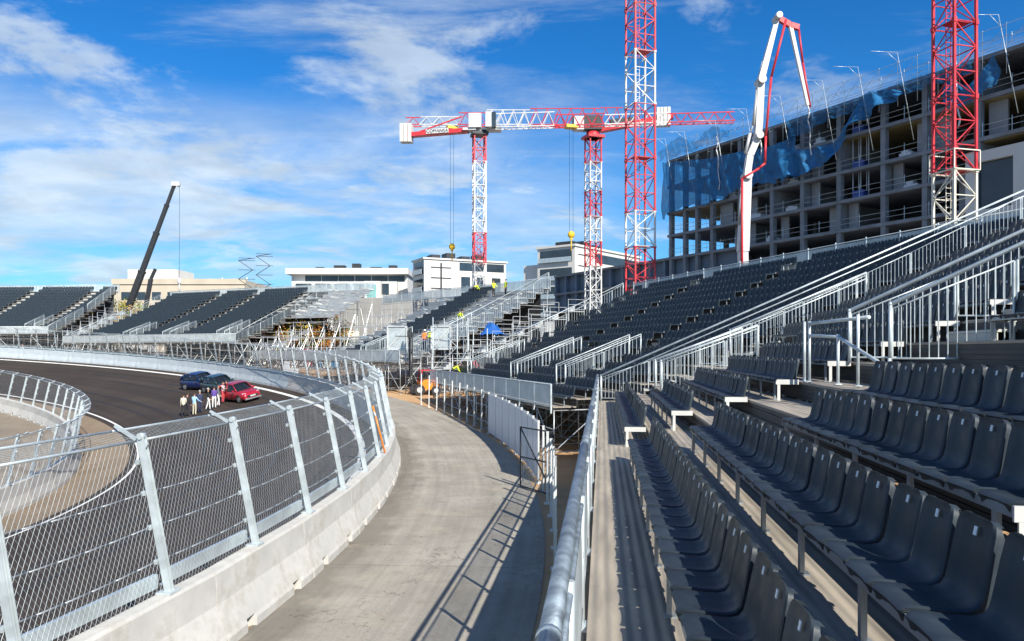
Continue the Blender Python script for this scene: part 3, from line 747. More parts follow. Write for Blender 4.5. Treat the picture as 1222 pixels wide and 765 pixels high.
# braced roof-edge scaffold
x = -.3; k = 0
while x < TEND-2:
    b = MB(); z = FL[7]+.004
    b.tube((x, -.55, z-2.2), (x, -.55, z+2.0), .028, 5); b.tube((x, -.55, z+.1), (x+1.9, -.55, z+1.8), .02, 4, caps=False)
    for h in (.1, 1.0, 1.9): b.tube((x, -.55, z+h), (x+1.95, -.55, z+h), .02, 4, caps=False)
    b.tube((x, -.55, z-.6), (x, -.2, z-.6), .02, 4, caps=False)
    b.build('edge_scaffold', M['galv'], bld); x += 1.95; k += 1
for k in range(-1, 3):
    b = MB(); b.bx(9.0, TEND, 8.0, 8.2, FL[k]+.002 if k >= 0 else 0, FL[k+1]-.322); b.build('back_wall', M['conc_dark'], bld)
# podium with panel strips
b = MB(); b.bx(-29, 12, .6, .9, 0, FL[3]-.33); b.build('podium_wall', M['podium'], bld)
x = -28.8
while x < 0:
    b = MB(); b.bx(x-.2, x+.2, -.1, .59, 0, FL[3]-.33); b.build('podium_pier', M['podium'], bld); x += 3.05
# white precast piece with two window openings
b = MB(); z0, z1 = FL[2]+.5, FL[4]+1.6
wx0, wx1 = 39.4, 49.0
for a, c in ((wx0, wx0+.9), (wx0+3.9, wx0+5.3), (wx1-1.0, wx1)): b.bx(a, c, -.9, -.3, z0, z1)
for a, c in ((wx0+.9, wx0+3.9), (wx0+5.3, wx1-1.0)):
    b.bx(a, c, -.9, -.3, z1-.9, z1); b.bx(a, c, -.9, -.3, z0, z0+2.0)
pw = b.build('precast_wall', M['white_wall'], bld)
for a, c in ((wx0+.9, wx0+3.9), (wx0+5.3, wx1-1.0)):
    p = MB(); p.bx(a, c, -.5, -.45, z0+2.0, z1-.9); p.build('window_pane', M['glass'], pw)
# net poles
for t, arm in ((42.5, 2.4), (33.4, 3.2), (29.2, 3.0), (25.0, 3.0), (19.5, 3.0), (14.5, 2.6), (9.5, 2.8), (4.0, 2.8), (.3, 2.6), (50, 2.8)):
    z0, z1 = FL[5]+1.2, FL[7]+2.7
    b = MB(); b.tube((t+.9, -.35, z0), (t-.3, -1.0, z1), .028, 6); b.tube((t-.3, -1.0, z1), (t-.7, -1.0-arm, z1-.35), .02, 6); b.tube((t-.1, -.9, z1-1.1), (t-.45, -1.0-arm*.4, z1-.15), .02, 5)
    b.build('net_pole', M['galv'], bld)
# safety nets
def net(name, t0, t1, lo, hi, m, yy=-.7, fold=.3, n=70, mrows=14, sd=1):
    r_ = random.Random(sd); ph = [r_.uniform(0, 6.28) for _ in range(6)]
    def I(tab, t):
        for (a, x), (c, y) in zip(tab, tab[1:]):
            if a <= t <= c: return x+(y-x)*(t-a)/(c-a)
        return tab[-1][1] if t > tab[-1][0] else tab[0][1]
    rows = []
    for j in range(mrows+1):
        row = []
        for i in range(n+1):
            t = t0+(t1-t0)*i/n; zl, zh = I(lo, t), I(hi, t); v = j/mrows
            z = zl+(zh-zl)*v + .18*math.sin(t*1.7+ph[0])*(1-v) + .10*math.sin(t*4.1+ph[1])*(1-v)
            y = yy - fold*(.5+.5*math.sin(t*2.3+v*3+ph[2]))*(1-.6*v) - .09*math.sin(t*6.1+ph[3]+v*5) - .05*math.sin(v*17+t+ph[4])
            row.append((t+.2*math.sin(v*6+t*2+ph[5]), y, z))
        rows.append(row)
    b = MB(); b.smooth = True; b.sheet(rows); return b.build(name, m, bld)
F5, F6, F7 = FL[5], FL[6], FL[7]
net('safety_net', -.9, 21, [(-1,F5-.8),(3,F5+.1),(8,F5-.2),(14,F5+.6),(21,F5+.4)], [(-1,F7-.2),(4,F6+2.4),(8,F6+1.8),(14,F6+1.4),(18,F6+1.0),(21,F6+1.4)], M['net_thick'], sd=2)
net('safety_net', 19, 33.5, [(19,F5+.3),(23,F5+.5),(25.5,F5+.9),(27,F5+2.6),(29,F6+.8),(31.5,F6+1.4),(33.5,F7-1.6)], [(19,F6+.4),(23,F6-.6),(25.5,F6-.6),(27.5,F6+.6),(29,F7-.2),(31,F7-.1),(33.5,F7-1.0)], M['net_thick'], sd=5, fold=.9)
net('safety_net', -.9, 12, [(-1,F7-.2),(12,F7-.1)], [(-1,F7+1.2),(3,F7+2.2),(6,F7+.9),(9,F7+2.0),(12,F7+.7)], M['net'], yy=-1.2, sd=8)
net('safety_net', 37.5, 42.0, [(37.5,F6+.1),(39.5,F6-.6),(42,F6+.7)], [(37.5,F7-.4),(39.5,F6+1.0),(42,F7-.3)], M['net_thick'], sd=9, n=24)
net('safety_net', 20, 40, [(20,F6+.9),(26,F6+2),(33,F7-1.2),(40,F7-1.6)], [(20,F7-.1),(26,F7-.2),(33,F7-.1),(40,F7-.1)], M['net'], sd=12)
for t in (9.2, 16.0, 22.7, 38.3, 44.5):
    b = MB(); pts = [Vector((t+.5*q/8+.12*math.sin(q*2.1), -.75-.05*math.cos(q*3), F7+.8-(F7-F5-.3)*q/8)) for q in range(9)]; b.path(pts, .07, 5); b.build('net_rope', M['white_fabric'], bld)

# ------------------------------------------------------------------ tower cranes
def lattice(b, a, c, w, h, n, leg, br, tri=False, up=(0,0,1)):
    """box lattice (or triangular boom when tri) from a to c"""
    a, c = Vector(a), Vector(c); d = (c-a); L_ = d.length; d.normalize(); u = Vector(up)
    if abs(d.dot(u)) > .95: u = Vector((1,0,0))
    x = d.cross(u).normalized(); y = x.cross(d).normalized()
    offs = [(-w/2,-h/2),(w/2,-h/2),(w/2,h/2),(-w/2,h/2)] if not tri else [(-w/2,-h/2),(w/2,-h/2),(0,h/2)]
    P = [[a + d*(L_*k/n) + x*o[0] + y*o[1] for o in offs] for k in range(n+1)]
    m = len(offs)
    for j in range(m): b.bar(P[0][j], P[n][j], leg)
    for k in range(n):
        for j in range(m):
            j2 = (j+1) % m
            if tri and j == 0: b.bar(P[k][0], P[k][1], br*.8); b.bar(P[k][0] if k % 2 else P[k][1], P[k+1][1] if k % 2 else P[k+1][0], br*.8); continue
            if tri:
                lo, hi = (j, j2) if j2 == 2 else (j2, j)
                mid = a + d*(L_*(k+.5)/n) + x*offs[2][0] + y*offs[2][1]
                b.bar(P[k][lo], mid, br); b.bar(mid, P[k+1][lo], br)
            else:
                b.bar(P[k][j], P[k][j2], br)
                if (k+j) % 2: b.bar(P[k][j], P[k+1][j2], br)
                else: b.bar(P[k][j2], P[k+1][j], br)
    if not tri:
        for j in range(m): b.bar(P[n][j], P[n][(j+1) % m], br)
def mast(root, z0, z1, w, m, pitch=1.5, leg=.16, br=.085):
    n = max(1, int(round((z1-z0)/pitch))); b = MB(); lattice(b, (0,0,z0+.01), (0,0,z1-.01), w, w, n, leg, br, up=(1,0,0))
    for k in range(n):   # ladder
        zz = z0+(z1-z0)*k/n
        for q in range(4): b.bar((-.2, w*.28, zz+q*.37), (.2, w*.28, zz+q*.37), .03)
    b.bar((-.2, w*.28, z0), (-.2, w*.28, z1), .04); b.bar((.2, w*.28, z0), (.2, w*.28, z1), .04)
    for s in (z0+.08, z1-.08):
        for i in (-1, 1):
            for j in (-1, 1): b.box((i*w/2, j*w/2, s), (leg*1.5, leg*1.5, .16))
    if len(root.children) % 2 == 0:
        b.box((0, -w*.1, z0+.06), (w*.8, w*.55, .06))     # rest platform
    return b.build('mast_section', m, root)
def crane_base(root): 
    b = MB(); b.box((0,0,.3), (4.2,4.2,.6)); b.build('footing', M['ballast'], root)

def tower_crane(x, y, w, rot, bands, label, leg=.16, br=.085):
    z = ground_z(x, y); root = empty('tower_crane', (x, y, z), R(rot), label, 'crane'); crane_base(root)
    for (a, c, m) in bands:
        a, c = a-z, c-z
        n = max(1, int(round((c-a)/5.0)))
        for k in range(n): mast(root, a+(c-a)*k/n, a+(c-a)*(k+1)/n, w, M[m], leg=leg, br=br)
    return root
cn = tower_crane(12.0, 72.0, 2.0, 17, [(2,14.9,'red'),(14.9,18.2,'white_paint'),(18.2,28.1,'red'),(28.1,33.05,'white_paint'),(33.05,46,'red')],
    'tall red and white lattice crane mast just behind the second grandstand', .15, .060)
cr_ = tower_crane(29.9, 52.0, 1.78, 45-29.9, [(2,17.3,'cream_paint'),(17.3,42,'red')], 'bright red lattice crane mast on a white lower mast in front of the concrete building', .16, .062)
# maintenance frame round the colour change
b = MB()
for zz in (17.3, 18.6):
    for i in range(4):
        a = [(-1.05,-1.05),(1.05,-1.05),(1.05,1.05),(-1.05,1.05)]; b.bar((*a[i], zz-cr_.location.z), (*a[(i+1) % 4], zz-cr_.location.z), .07)
for a in ((-1.05,-1.05),(1.05,-1.05),(1.05,1.05),(-1.05,1.05)): b.bar((*a, 17.3-cr_.location.z), (*a, 18.6-cr_.location.z), .07)
b.build('platform_rail', M['cream_paint'], cr_)

def jib(root, a, c, w, h0, bands):
    a, c = Vector(a), Vector(c); prev = 0
    for t, m, h in bands:
        b = MB(); p0, p1 = a.lerp(c, prev), a.lerp(c, t); n = max(1, int(round((p1-p0).length/1.7)))
        up = Vector((0,0,1)); off = up*(h/2); lattice(b, p0+off, p1+off, w, h, n, .12, .065, tri=True)
        b.build('jib_section', M[m], root); prev = t
def hook(root, top, z, spread=.5):
    x, y, zt = top; b = MB(); b.tube((x-spread/2, y, zt), (x-spread/2, y, z), .022, 4, caps=False); b.build('hoist_cable', M['dark_metal'], root)
    b = MB(); b.tube((x+spread/2, y, zt), (x+spread/2, y, z), .022, 4, caps=False); b.build('hoist_cable', M['dark_metal'], root)
    b = MB(); b.ball((x, y, z), (.5, .35, .5)); b.box((x, y, z-.5), (.3,.3,.4)); b.tube((x, y, z-.6), (x, y, z-2.2), .08, 6); b.build('hook_block', M['yellow'], root)
# crane whose boom points away over the building
X0, Y0 = -4.46, 105.0
cl_ = tower_crane(X0, Y0, 1.55, 12, [(2,17.1,'white_paint'),(17.1,21.3,'red'),(21.3,31.0,'white_paint'),(31.0,34.6,'red')],
    'red and white tower crane beside the white apartment block, counterweight overhanging its short red arm', .17, .09)
zl = cl_.location.z; rot = Matrix.Rotation(-R(12), 4, 'Z')
def loc_(root, deg, p): 
    return Matrix.Rotation(-R(deg), 4, 'Z') @ (Vector(p)-root.location)
T = lambda *p: loc_(cl_, 12, p)
b = MB(); b.box(T(X0, Y0, 34.75), (2.2,2.2,.35)); b.tube(T(X0,Y0,34.6), T(X0,Y0,35.4), .9, 14); b.build('slewing_ring', M['dark_metal'], cl_)
b = MB(); b.bar(T(X0-2.2,Y0+.1,35.35), T(X0+3.0,Y0-.1,35.35), 1.6, .3); b.bar(T(X0-1.4,Y0-.4,36.45), T(X0+.3,Y0-.4,36.45), 1.2, 1.9); b.bar(T(X0+1.0,Y0-1.1,36.5), T(X0+1.05,Y0-1.1,36.5), 1.0, 2); b.build('machine_deck', M['white_paint'], cl_)
b = MB(); b.bar(T(X0+.9,Y0-1.2,36.35), T(X0+1.7,Y0-1.2,36.35), 1.2, 2.0); cabp = b.build('cab', M['white_paint'], cl_)
b = MB(); b.bar(T(X0+1.75,Y0-1.2,36.35), T(X0+2.3,Y0-1.2,36.35), 1.15, 1.9); b.build('cab_window', M['glass'], cabp)
b = MB(); b.bar(T(X0-1.5,Y0+.2,35.35), T(X0-10.8,Y0+1.2,34.9), 1.1, .55); b.bar(T(X0-8.6,Y0+1,35.3), T(X0-2.4,Y0+.3,37.3), .16); b.build('counter_jib', M['red'], cl_)
b = MB(); b.bar(T(X0-7.3,Y0+.2,35.22), T(X0-4.2,Y0-.15,35.32), .04, .62); sg = b.build('name_board', M['white_paint'], cl_)
q = T(X0-5.75, Y0-.05, 35.27); dirx = (T(X0-4.2,Y0-.15,35.32)-T(X0-7.3,Y0+.2,35.22)).normalized()
yv = Vector((0,0,1)); zv = dirx.cross(yv).normalized(); q = q + zv*.025
text_obj('lettering', 'COMANSA', .62, M['ink'], sg, Matrix(((dirx.x,0,zv.x,q.x),(dirx.y,0,zv.y,q.y),(dirx.z,1,zv.z,q.z),(0,0,0,1))))
for k in range(3):
    b = MB(); b.bar(T(X0-9.3-.55*k,Y0+1.1,35.2), T(X0-9.78-.55*k,Y0+1.15,35.2), 1.3, 2.5); b.build('counterweight', M['ballast'], cl_)
jib(cl_, T(X0+2.0,Y0-.3,35.5), T(29.1,100.6,35.2), 1.2, 1.6, [(.26,'white_paint',2.0),(.47,'red',1.6),(.73,'white_paint',1.4),(1.0,'red',1.3)])
tx = X0+12.4; ty = Y0-1.9
b = MB(); b.box(T(tx,ty,35.25), (1.6,1.2,.4)); b.tube(T(tx-.5,ty,35.3), T(tx+.5,ty,35.3), .2, 8); b.build('trolley', M['yellow'], cl_)
hook(cl_, T(tx,ty,35.2), 20.8-zl)
# crane with its boom over to the near side
X1, Y1 = 11.8, 112.0
cm_ = tower_crane(X1, Y1, 1.75, 20, [(2,17.5,'white_paint'),(17.5,21.1,'red'),(21.1,24.7,'white_paint'),(24.7,28.4,'red'),(28.4,32.6,'white_paint'),(32.6,36.2,'red')],
    'red and white tower crane standing between the podium and the tall mast, yellow hook hanging', .18, .09)
T2 = lambda *p: loc_(cm_, 20, p); zm = cm_.location.z
b = MB(); b.tube(T2(X1,Y1,36.1), T2(X1,Y1,37.0), 1.0, 14); b.box(T2(X1,Y1,36.3), (2.6,2.6,.4)); b.build('slewing_ring', M['red'], cm_)
b = MB(); b.bar(T2(X1-1.4,Y1-.3,38.2), T2(X1+1.2,Y1-.3,38.2), 1.6, 2.0); b.bar(T2(X1+2.5,Y1-.2,38.2), T2(X1+6,Y1-.3,38.5), 1.4, 1.0); b.build('machine_deck', M['dark_metal'], cm_)
b = MB(); b.bar(T2(X1-2.9,Y1-1.2,37.9), T2(X1-1.5,Y1-1.2,37.9), 1.4, 1.9); cabp = b.build('cab', M['white_paint'], cm_)
b = MB(); b.bar(T2(X1-3.2,Y1-1.2,37.9), T2(X1-2.95,Y1-1.2,37.9), 1.3, 1.6); b.build('cab_window', M['glass'], cabp)
b = MB(); b.bar(T2(X1+1,Y1-.2,37.3), T2(X1+11.3,Y1-1.6,38.9), 1.1, .7); b.build('counter_jib', M['red'], cm_)
for k in range(4):
    b = MB(); b.bar(T2(X1+9.0+.5*k,Y1-1.35-.05*k,38.8), T2(X1+9.42+.5*k,Y1-1.4-.05*k,38.8), 1.3, 2.6); b.build('counterweight', M['ballast'], cm_)
jib(cm_, T2(X1+4.2,Y1-.4,37.9), T2(-15.9,115,38.9), 1.2, 1.6, [(.10,'red',2.6),(.42,'red',2.5),(.62,'white_paint',2.3),(.75,'red',1.9),(.93,'white_paint',1.3),(1.0,'red',1.2)])
tx, ty = -8.9, 114.2
b = MB(); b.box(T2(tx,ty,38.3), (1.6,1.2,.4)); b.tube(T2(tx-.5,ty,38.3), T2(tx+.5,ty,38.3), .2, 8); b.build('trolley', M['yellow'], cm_)
hook(cm_, T2(tx,ty,38.2), 20.7-zm)

# ------------------------------------------------------------------ concrete pump boom
PZ = 60.0
def P_(x, y, Z=PZ): return Vector(((x-611)/918*Z, Z, EYE+(418.5-y)/918*Z))
pr = P_(888, 345); pump = empty('concrete_pump', (pr.x, pr.y, ground_z(pr.x, pr.y)), 0, 'white folding boom of a concrete pump reaching over the building, red pipe alongside', 'concrete pump')
q = lambda v: v - pump.location
b = MB(); g = Vector((0,0,0)); b.box((0,0,1.0), (2.4,7.5,.5)); b.box((0,-3.2,2.2), (2.3,1.9,2.2)); b.tube((0,0,1.2), (0,0,3.0), .7, 12); tr = b.build('truck_chassis', M['boom_white'], pump)
for sx in (-1.1, 1.1):
    for sy in (-3, .8, 2.3): 
        w_ = MB(); w_.tube((sx-.15,sy,.52), (sx+.15,sy,.52), .52, 16); w_.build('wheel', M['black'], pump)
pts = [Vector((0,0,3.0)), q(P_(886.5,300)), q(P_(891,210)), q(P_(894.5,186)), q(P_(904.5,163)), q(P_(907.5,97)), q(P_(927.5,21))]
for a, c, w0, w1 in ((0,2,.78,.66),(2,4,.50,.50),(4,5,.54,.54),(5,6,.50,.32)):
    b = MB()
    for i in range(a, c): b.bar(pts[i], pts[i+1], w0, w0*1.0, up=(0,1,0), w2=w1, h2=w1)
    b.build('boom_arm', M['boom_white'], pump)
for i, r_ in ((2,.33),(4,.29),(5,.31),(6,.25)):
    b = MB(); b.tube(pts[i]+Vector((0,-.6,0)), pts[i]+Vector((0,.6,0)), r_, 12); b.build('boom_joint', M['grey_paint'], pump)
for a, c in ((1.35,2.9),(3.1,4.35),(4.2,5.3)):      # lifting rams along the knuckles
    pa = pts[int(a)].lerp(pts[int(a)+1], a % 1); pc = pts[int(c)].lerp(pts[int(c)+1], c % 1); o_ = Vector((-.42,-.1,0)); m_ = pa.lerp(pc, .55)
    b = MB(); b.tube(pa+o_, m_+o_, .13, 8); b.tube(m_+o_, pc+o_*.6, .07, 8); b.bar(pa, pa+o_, .12); b.bar(pc, pc+o_*.6, .12); b.build('hydraulic_ram', M['grey_paint'], pump)
red = [q(P_(880,345)), q(P_(880,215)), q(P_(900,203)), q(P_(907,197)), q(P_(908,165)), q(P_(914.5,95)), q(P_(932,27))]
b = MB(); b.path([v+Vector((.2,-.55,0)) for v in red], .095, 8); b.build('delivery_pipe', M['red'], pump)
tip = [q(P_(927.5,21)), q(P_(943,30)), q(P_(953,33))]
b = MB(); b.bar(tip[0], tip[1], .35, .4); b.bar(tip[1], tip[2], .35, .4); b.build('boom_arm', M['red'], pump)
b = MB(); b.bar(tip[1], q(P_(964,126)), .30, .28, w2=.2, h2=.2); b.build('boom_arm', M['grey_paint'], pump)
b = MB(); b.tube(tip[2], q(P_(958,75)), .085, 8); b.tube(q(P_(958,75)), q(P_(967,128)), .085, 8); b.build('end_hose', M['red'], pump)

# ------------------------------------------------------------------ mobile crane behind the far stands
MZ = 136.0
Pm = lambda x, y, Z=MZ: P_(x, y, Z)
pv = Pm(146.5, 386); mob = empty('mobile_crane', (pv.x, pv.y, ground_z(pv.x, pv.y)), 0, 'black telescopic boom of a mobile crane raised behind the far stands', 'crane')
q = lambda v: v - mob.location
b = MB(); b.box((0,0,1.4), (10,2.7,1.2)); b.box((-4.2,0,2.5), (1.8,2.6,1.6)); b.build('carrier', M['grey_paint'], mob)
b = MB(); b.box((-1.0,0,3.2), (5,2.6,2.0)); b.box((-3.0,0,4.0), (1.5,2.6,2.2)); b.box((1.2,-1,4.6), (1.6,1.1,1.8)); b.build('superstructure', M['grey_paint'], mob)
for sx in (-3.8,-2,1.5,3.4):
    for sy in (-1.2,1.2): w_ = MB(); w_.tube((sx,sy-.2,.6), (sx,sy+.2,.6), .6, 14); w_.build('wheel', M['black'], mob)
a, c = q(pv), q(Pm(208, 221)); prv = 0
b = MB(); b.bar(a+Vector((-.3,0,-2)), a.lerp(c,.04), 1.2, 1.1); b.build('boom_foot', M['grey_paint'], mob)
for t, w_ in ((.38,.86),(.66,.70),(.86,.56),(1.0,.44)):
    b = MB(); b.bar(a.lerp(c,prv), a.lerp(c,t), w_, w_*1.1); b.bar(a.lerp(c,t-.015), a.lerp(c,t), w_*1.12, w_*1.25); b.build('boom_section', M['dark_metal'], mob); prv = t
b = MB(); b.box(c+Vector((.3,0,.2)), (1.3,.7,.7)); b.tube(c+Vector((.6,-.3,.1)), c+Vector((.6,.3,.1)), .4, 10); b.build('boom_head', M['white_paint'], mob)
b = MB(); hk = c+Vector((.9,0,0)); b.tube(hk, hk+Vector((0,0,-16.5)), .03, 4, caps=False); b.build('hoist_cable', M['dark_metal'], mob)
b = MB(); b.ball(hk+Vector((0,0,-17)), (.4,.3,.6)); b.tube(hk+Vector((0,0,-17.4)), hk+Vector((0,0,-19)), .12, 6); b.build('hook_block', M['white_paint'], mob)
sv_ = Pm(166, 366); sec = empty('telescopic_handler', (sv_.x, sv_.y, ground_z(sv_.x, sv_.y)), 0, 'short dark lifting arm pointing up beside the black crane boom', 'lifting machine')
q2 = lambda v: v - sec.location
b = MB(); b.box((0,0,1.2), (4.5,2.2,1.4)); b.box((-.5,-.4,2.5), (1.5,1.2,1.4)); b.build('chassis', M['grey_paint'], sec)
for sx in (-1.5,1.5):
    for sy in (-1.1,1.1): w_ = MB(); w_.tube((sx,sy-.2,.55), (sx,sy+.2,.55), .55, 12); w_.build('wheel', M['black'], sec)
b = MB(); b.bar((0,0,1.8), q2(Pm(180,333)), .6, .6); b.bar(q2(Pm(180,333)), q2(Pm(185.5,321)), .45, .45); b.build('boom', M['dark_metal'], sec)

# ------------------------------------------------------------------ far buildings
def block(root, name, x0, x1, y0, y1, z0, z1, m): b = MB(); b.bx(x0, x1, y0, y1, z0, z1); return b.build(name, m, root)
def place(x, Z): return ((x-611)/918*Z, Z)
def hz(y, Z): return EYE+(418.5-y)/918*Z
x, y = place(135, 190); sb = empty('sandy_building', (x, y, 3.0), 0, 'long low sand coloured building with a white rooftop box', 'building')
wd = (292-135)/918*190; h = hz(334,190)-3
block(sb, 'wall', 0, wd, 0, 22, 0, h, M['sand_wall']); block(sb, 'parapet', -.3, wd+.3, -.3, -.003, h-1.1, h+.25, M['sand_wall'])
block(sb, 'rooftop_box', 2.6, 15.0, 2, 12, h+.002, hz(320.5,190)-3, M['white_wall'])
for k in range(9):
    f = block(sb, 'window', 2+k*3.8, 4.2+k*3.8, -.03, .05, h-5, h-3, M['glass'])
for k in range(4):
    pipe = MB(); pipe.tube((22+k*3.1, 5, h), (22+k*3.1, 5, h+.9+.3*(k % 2)), .22, 8); pipe.build('roof_vent', M['galv'], sb)
# low apartment block with a white roof slab
Z1 = 172; x, y = place(343, Z1); a1 = empty('apartment_block', (x, y, 3.0), 0, 'long white apartment block with a flat roof slab and a dark window band', 'building')
s = Z1/918; H = lambda yy: hz(yy, Z1)-3; wdt = 142*s
block(a1, 'wall', .5, wdt, 1.5, 14, 0, H(327), M['white_wall']); block(a1, 'roof_slab', -.4, wdt+.4, -.2, 14.4, H(327)+.002, H(320), M['white_wall'])
for k in range(6): f = block(a1, 'window', 3.6+k*3.75, 7.2+k*3.75, 1.42, 1.55, H(335.5), H(328.2), M['glass'])
lw = block(a1, 'lower_wall', 1.5, 24.6, -1.2, 1.41, 0, H(336.5), M['white_wall'])
for k in range(5): f = block(a1, 'window', 2.2+k*4.3, 5.7+k*4.3, -1.27, -1.15, H(352), H(339), M['glass'])
gb = block(a1, 'stair_tower', (438-343)*s, (457-343)*s, -3.2, -1.21, 0, H(337), M['white_wall']); block(gb, 'window', (441-343)*s, (452-343)*s, -3.27, -3.1, H(356), H(341), M['glass_green'])
for k in range(5): b = MB(); xx = 5+k*4.2; b.bx(xx, xx+1.8+.7*(k % 2), 5, 7, H(320)+.002, H(320)+.8+.4*(k % 3)); b.build('roof_unit', M['dark_metal'], a1)
def corner_block(px0, pxc, px1, ytop, yfar, Z, label, rotdeg, wing=None):
    """white block seen at its corner: narrow face with balconies, long face running back"""
    x, y = place(pxc, Z); root = empty('apartment_block', (x, y, 3.0), R(rotdeg), label, 'building')
    H_ = hz(ytop, Z)-3; return root, H_
Z2 = 160; s = Z2/918
a2, H2 = corner_block(485, 506, 590, 307, 316, Z2, 'white apartment block with stacked dark balconies, behind the small tower crane mast', 26)
wl, ww = (590-506)*s/math.cos(R(26))*1.16, 5.6
# local x runs along the long face (away, east), local y along the narrow face (away, west)
block(a2, 'wall', 0, wl, 0, ww+1.5, 0, H2-.35, M['white_wall']); block(a2, 'roof_slab', -.3, wl+.3, -.3, ww+1.8, H2-.348, H2, M['white_wall'])
for k in range(3):
    f = block(a2, 'balcony', -.06, .3, .5, ww+.6, H2-3.4-3.7*k, H2-.7-3.7*k, M['glass']); block(f, 'balcony_rail', -.5, -.42, .4, ww+.7, H2-3.4-3.7*k, H2-2.4-3.7*k, M['galv'])
block(a2, 'window_strip', wl*.42, wl-.5, -.06, .1, H2-2.4, H2-.7, M['glass'])
for k in range(2):
    for j in range(3): block(a2, 'window', wl*(.44+.19*j), wl*(.55+.19*j), -.06, .1, H2-6.8-3.4*k, H2-3.7-3.4*k, M['glass'])
for k in range(3): block(a2, 'facade_strip', wl*.08, wl*.32, -.05, .05, H2-2.1-2.2*k, H2-1.85-2.2*k, M['dark_metal'])
block(a2, 'facade_strip', wl*.19, wl*.21, -.07, .05, H2-9, H2-1.0, M['dark_metal'])
for k in range(4): block(a2, 'roof_unit', 2+k*3.4, 4+k*3.4, 1, 4, H2+.002, H2+.8+.5*(k % 2), M['dark_metal'])
Z3 = 150; s = Z3/918
a3, H3 = corner_block(634, 686, 745, 291, 312, Z3, 'white apartment block with deep dark balconies, behind the blue grey podium wall', 52)
wl, ww = 26, 9.0
block(a3, 'wall', 0, wl, 0, ww, 0, H3-.4, M['white_wall']); block(a3, 'roof_slab', -.3, wl+.3, -.3, ww+.3, H3-.398, H3, M['white_wall'])
for k in range(4):
    f = block(a3, 'balcony', -.06, .3, .7, ww-.7, H3-3.3-3.6*k, H3-.9-3.6*k, M['glass']); block(f, 'balcony_rail', -.5, -.42, .6, ww-.6, H3-3.3-3.6*k, H3-2.4-3.6*k, M['galv'])
for k in range(3): block(a3, 'window_strip', 8, wl-1, -.06, .1, H3-3.0-3.4*k, H3-1.2-3.4*k, M['glass'])
for k in range(3): block(a3, 'facade_strip', 1.2, 6.4, -.05, .05, H3-2.0-2.2*k, H3-1.8-2.2*k, M['dark_metal'])
block(a3, 'side_wing', 2, 14, ww+.01, ww+5, 0, H3-3.2, M['white_wall'])
for k in range(3): block(a3, 'roof_unit', 2+k*4, 5+k*4, 2, 6, H3+.002, H3+1.0+.4*(k % 2), M['dark_metal'])
# ------------------------------------------------------------------ white screen fence beside the service road
RF = 84.62; DF = math.degrees(1.9/RF)
wf = empty('screen_fence', PT(RF, 8), 0, 'white post fence beside the service road, its middle bays filled with white screens', 'fence')
b = MB(); b.bar((0,0,-.05), (0,0,2.42), .075, .075); b.box((0,0,2.43), (.09,.09,.03)); b.box((0,0,.02), (.22,.22,.04)); me = b.mesh('post', M['white_post'])
INV = Matrix.Translation(-wf.location)
pscr = None
for k in range(-14, 21):
    p = 3.9 + k*DF
    if -4.2 < p < 26.5: inst('post', me, wf, INV @ frame_at(RF, p, .2))
    if 0 <= k < 8:
        Mx = INV @ frame_at(RF, p+DF/2, DF)
        c = MB(); c.bx(-.9,.9,-.012,.012,.10,2.34); sc_ = c.build('screen_panel', M['white_fabric'], wf); sc_.matrix_local = Mx
        for z in (.08,.82,1.58,2.36):
            g = MB(); g.tube((-.91,-.045,z), (.91,-.045,z), .022, 6); rr_ = g.build('frame_rail', M['galv'], sc_)
# loose gate leaf with a dark frame leaning by the road edge
Mg = frame_at(RF-.25, 2.6, .2)
gt = empty('fence_panel', Mg.translation, math.atan2(Mg[1][0], Mg[0][0])+.5, 'dark framed wire gate leaf with a diagonal brace at the end of the white screens', 'fence panel')
b = MB()
for a, c in (((-1.1,0,.1),(-1.1,0,2.3)),((1.1,0,.1),(1.1,0,2.3)),((-1.1,0,.1),(1.1,0,.1)),((-1.1,0,2.3),(1.1,0,2.3)),((-1.1,0,1.2),(1.1,0,1.2)),((-1.1,0,.1),(1.1,0,2.3))): b.tube(a, c, .03, 6)
b.build('frame', M['dark_metal'], gt)
b = MB()
for k in range(21): b.tube((-1.08+.108*k,.01,.1), (-1.08+.108*k,.01,2.3), .005, 3, caps=False)
b.build('wire_mesh', M['wire'], gt)

# ------------------------------------------------------------------ people
SKIN = mat('skin', (.42,.24,.16), .6, 0, .05)
def cloth(name, c): return mat(name, c, .85, 0, .10, 12)
CL = {'cream': cloth('cream_cloth', (.55,.50,.40)), 'black': cloth('black_cloth', (.02,.02,.024)), 'sky': cloth('light_blue_shirt', (.30,.50,.72)), 'navy': cloth('navy_cloth', (.03,.04,.09)),
      'purple': cloth('purple_cloth', (.10,.06,.28)), 'grey': cloth('grey_cloth', (.14,.15,.16)), 'white': cloth('white_cloth', (.70,.69,.66)), 'red': cloth('red_cloth', (.45,.05,.06)), 'khaki': cloth('khaki_cloth', (.50,.46,.34)),
      'hivis': cloth('yellow_safety_cloth', (.62,.78,.04)), 'orange': cloth('orange_safety_cloth', (.85,.20,.04)), 'hair': cloth('dark_hair', (.03,.022,.018)), 'greyhair': cloth('grey_hair', (.35,.33,.31)), 'helmet': cloth('white_helmet_shell', (.75,.75,.73)), 'bluehelmet': cloth('blue_helmet_shell', (.04,.12,.45)), 'shoe': cloth('dark_shoe', (.02,.018,.016)), 'pink': cloth('pale_pink_cloth', (.62,.42,.42))}
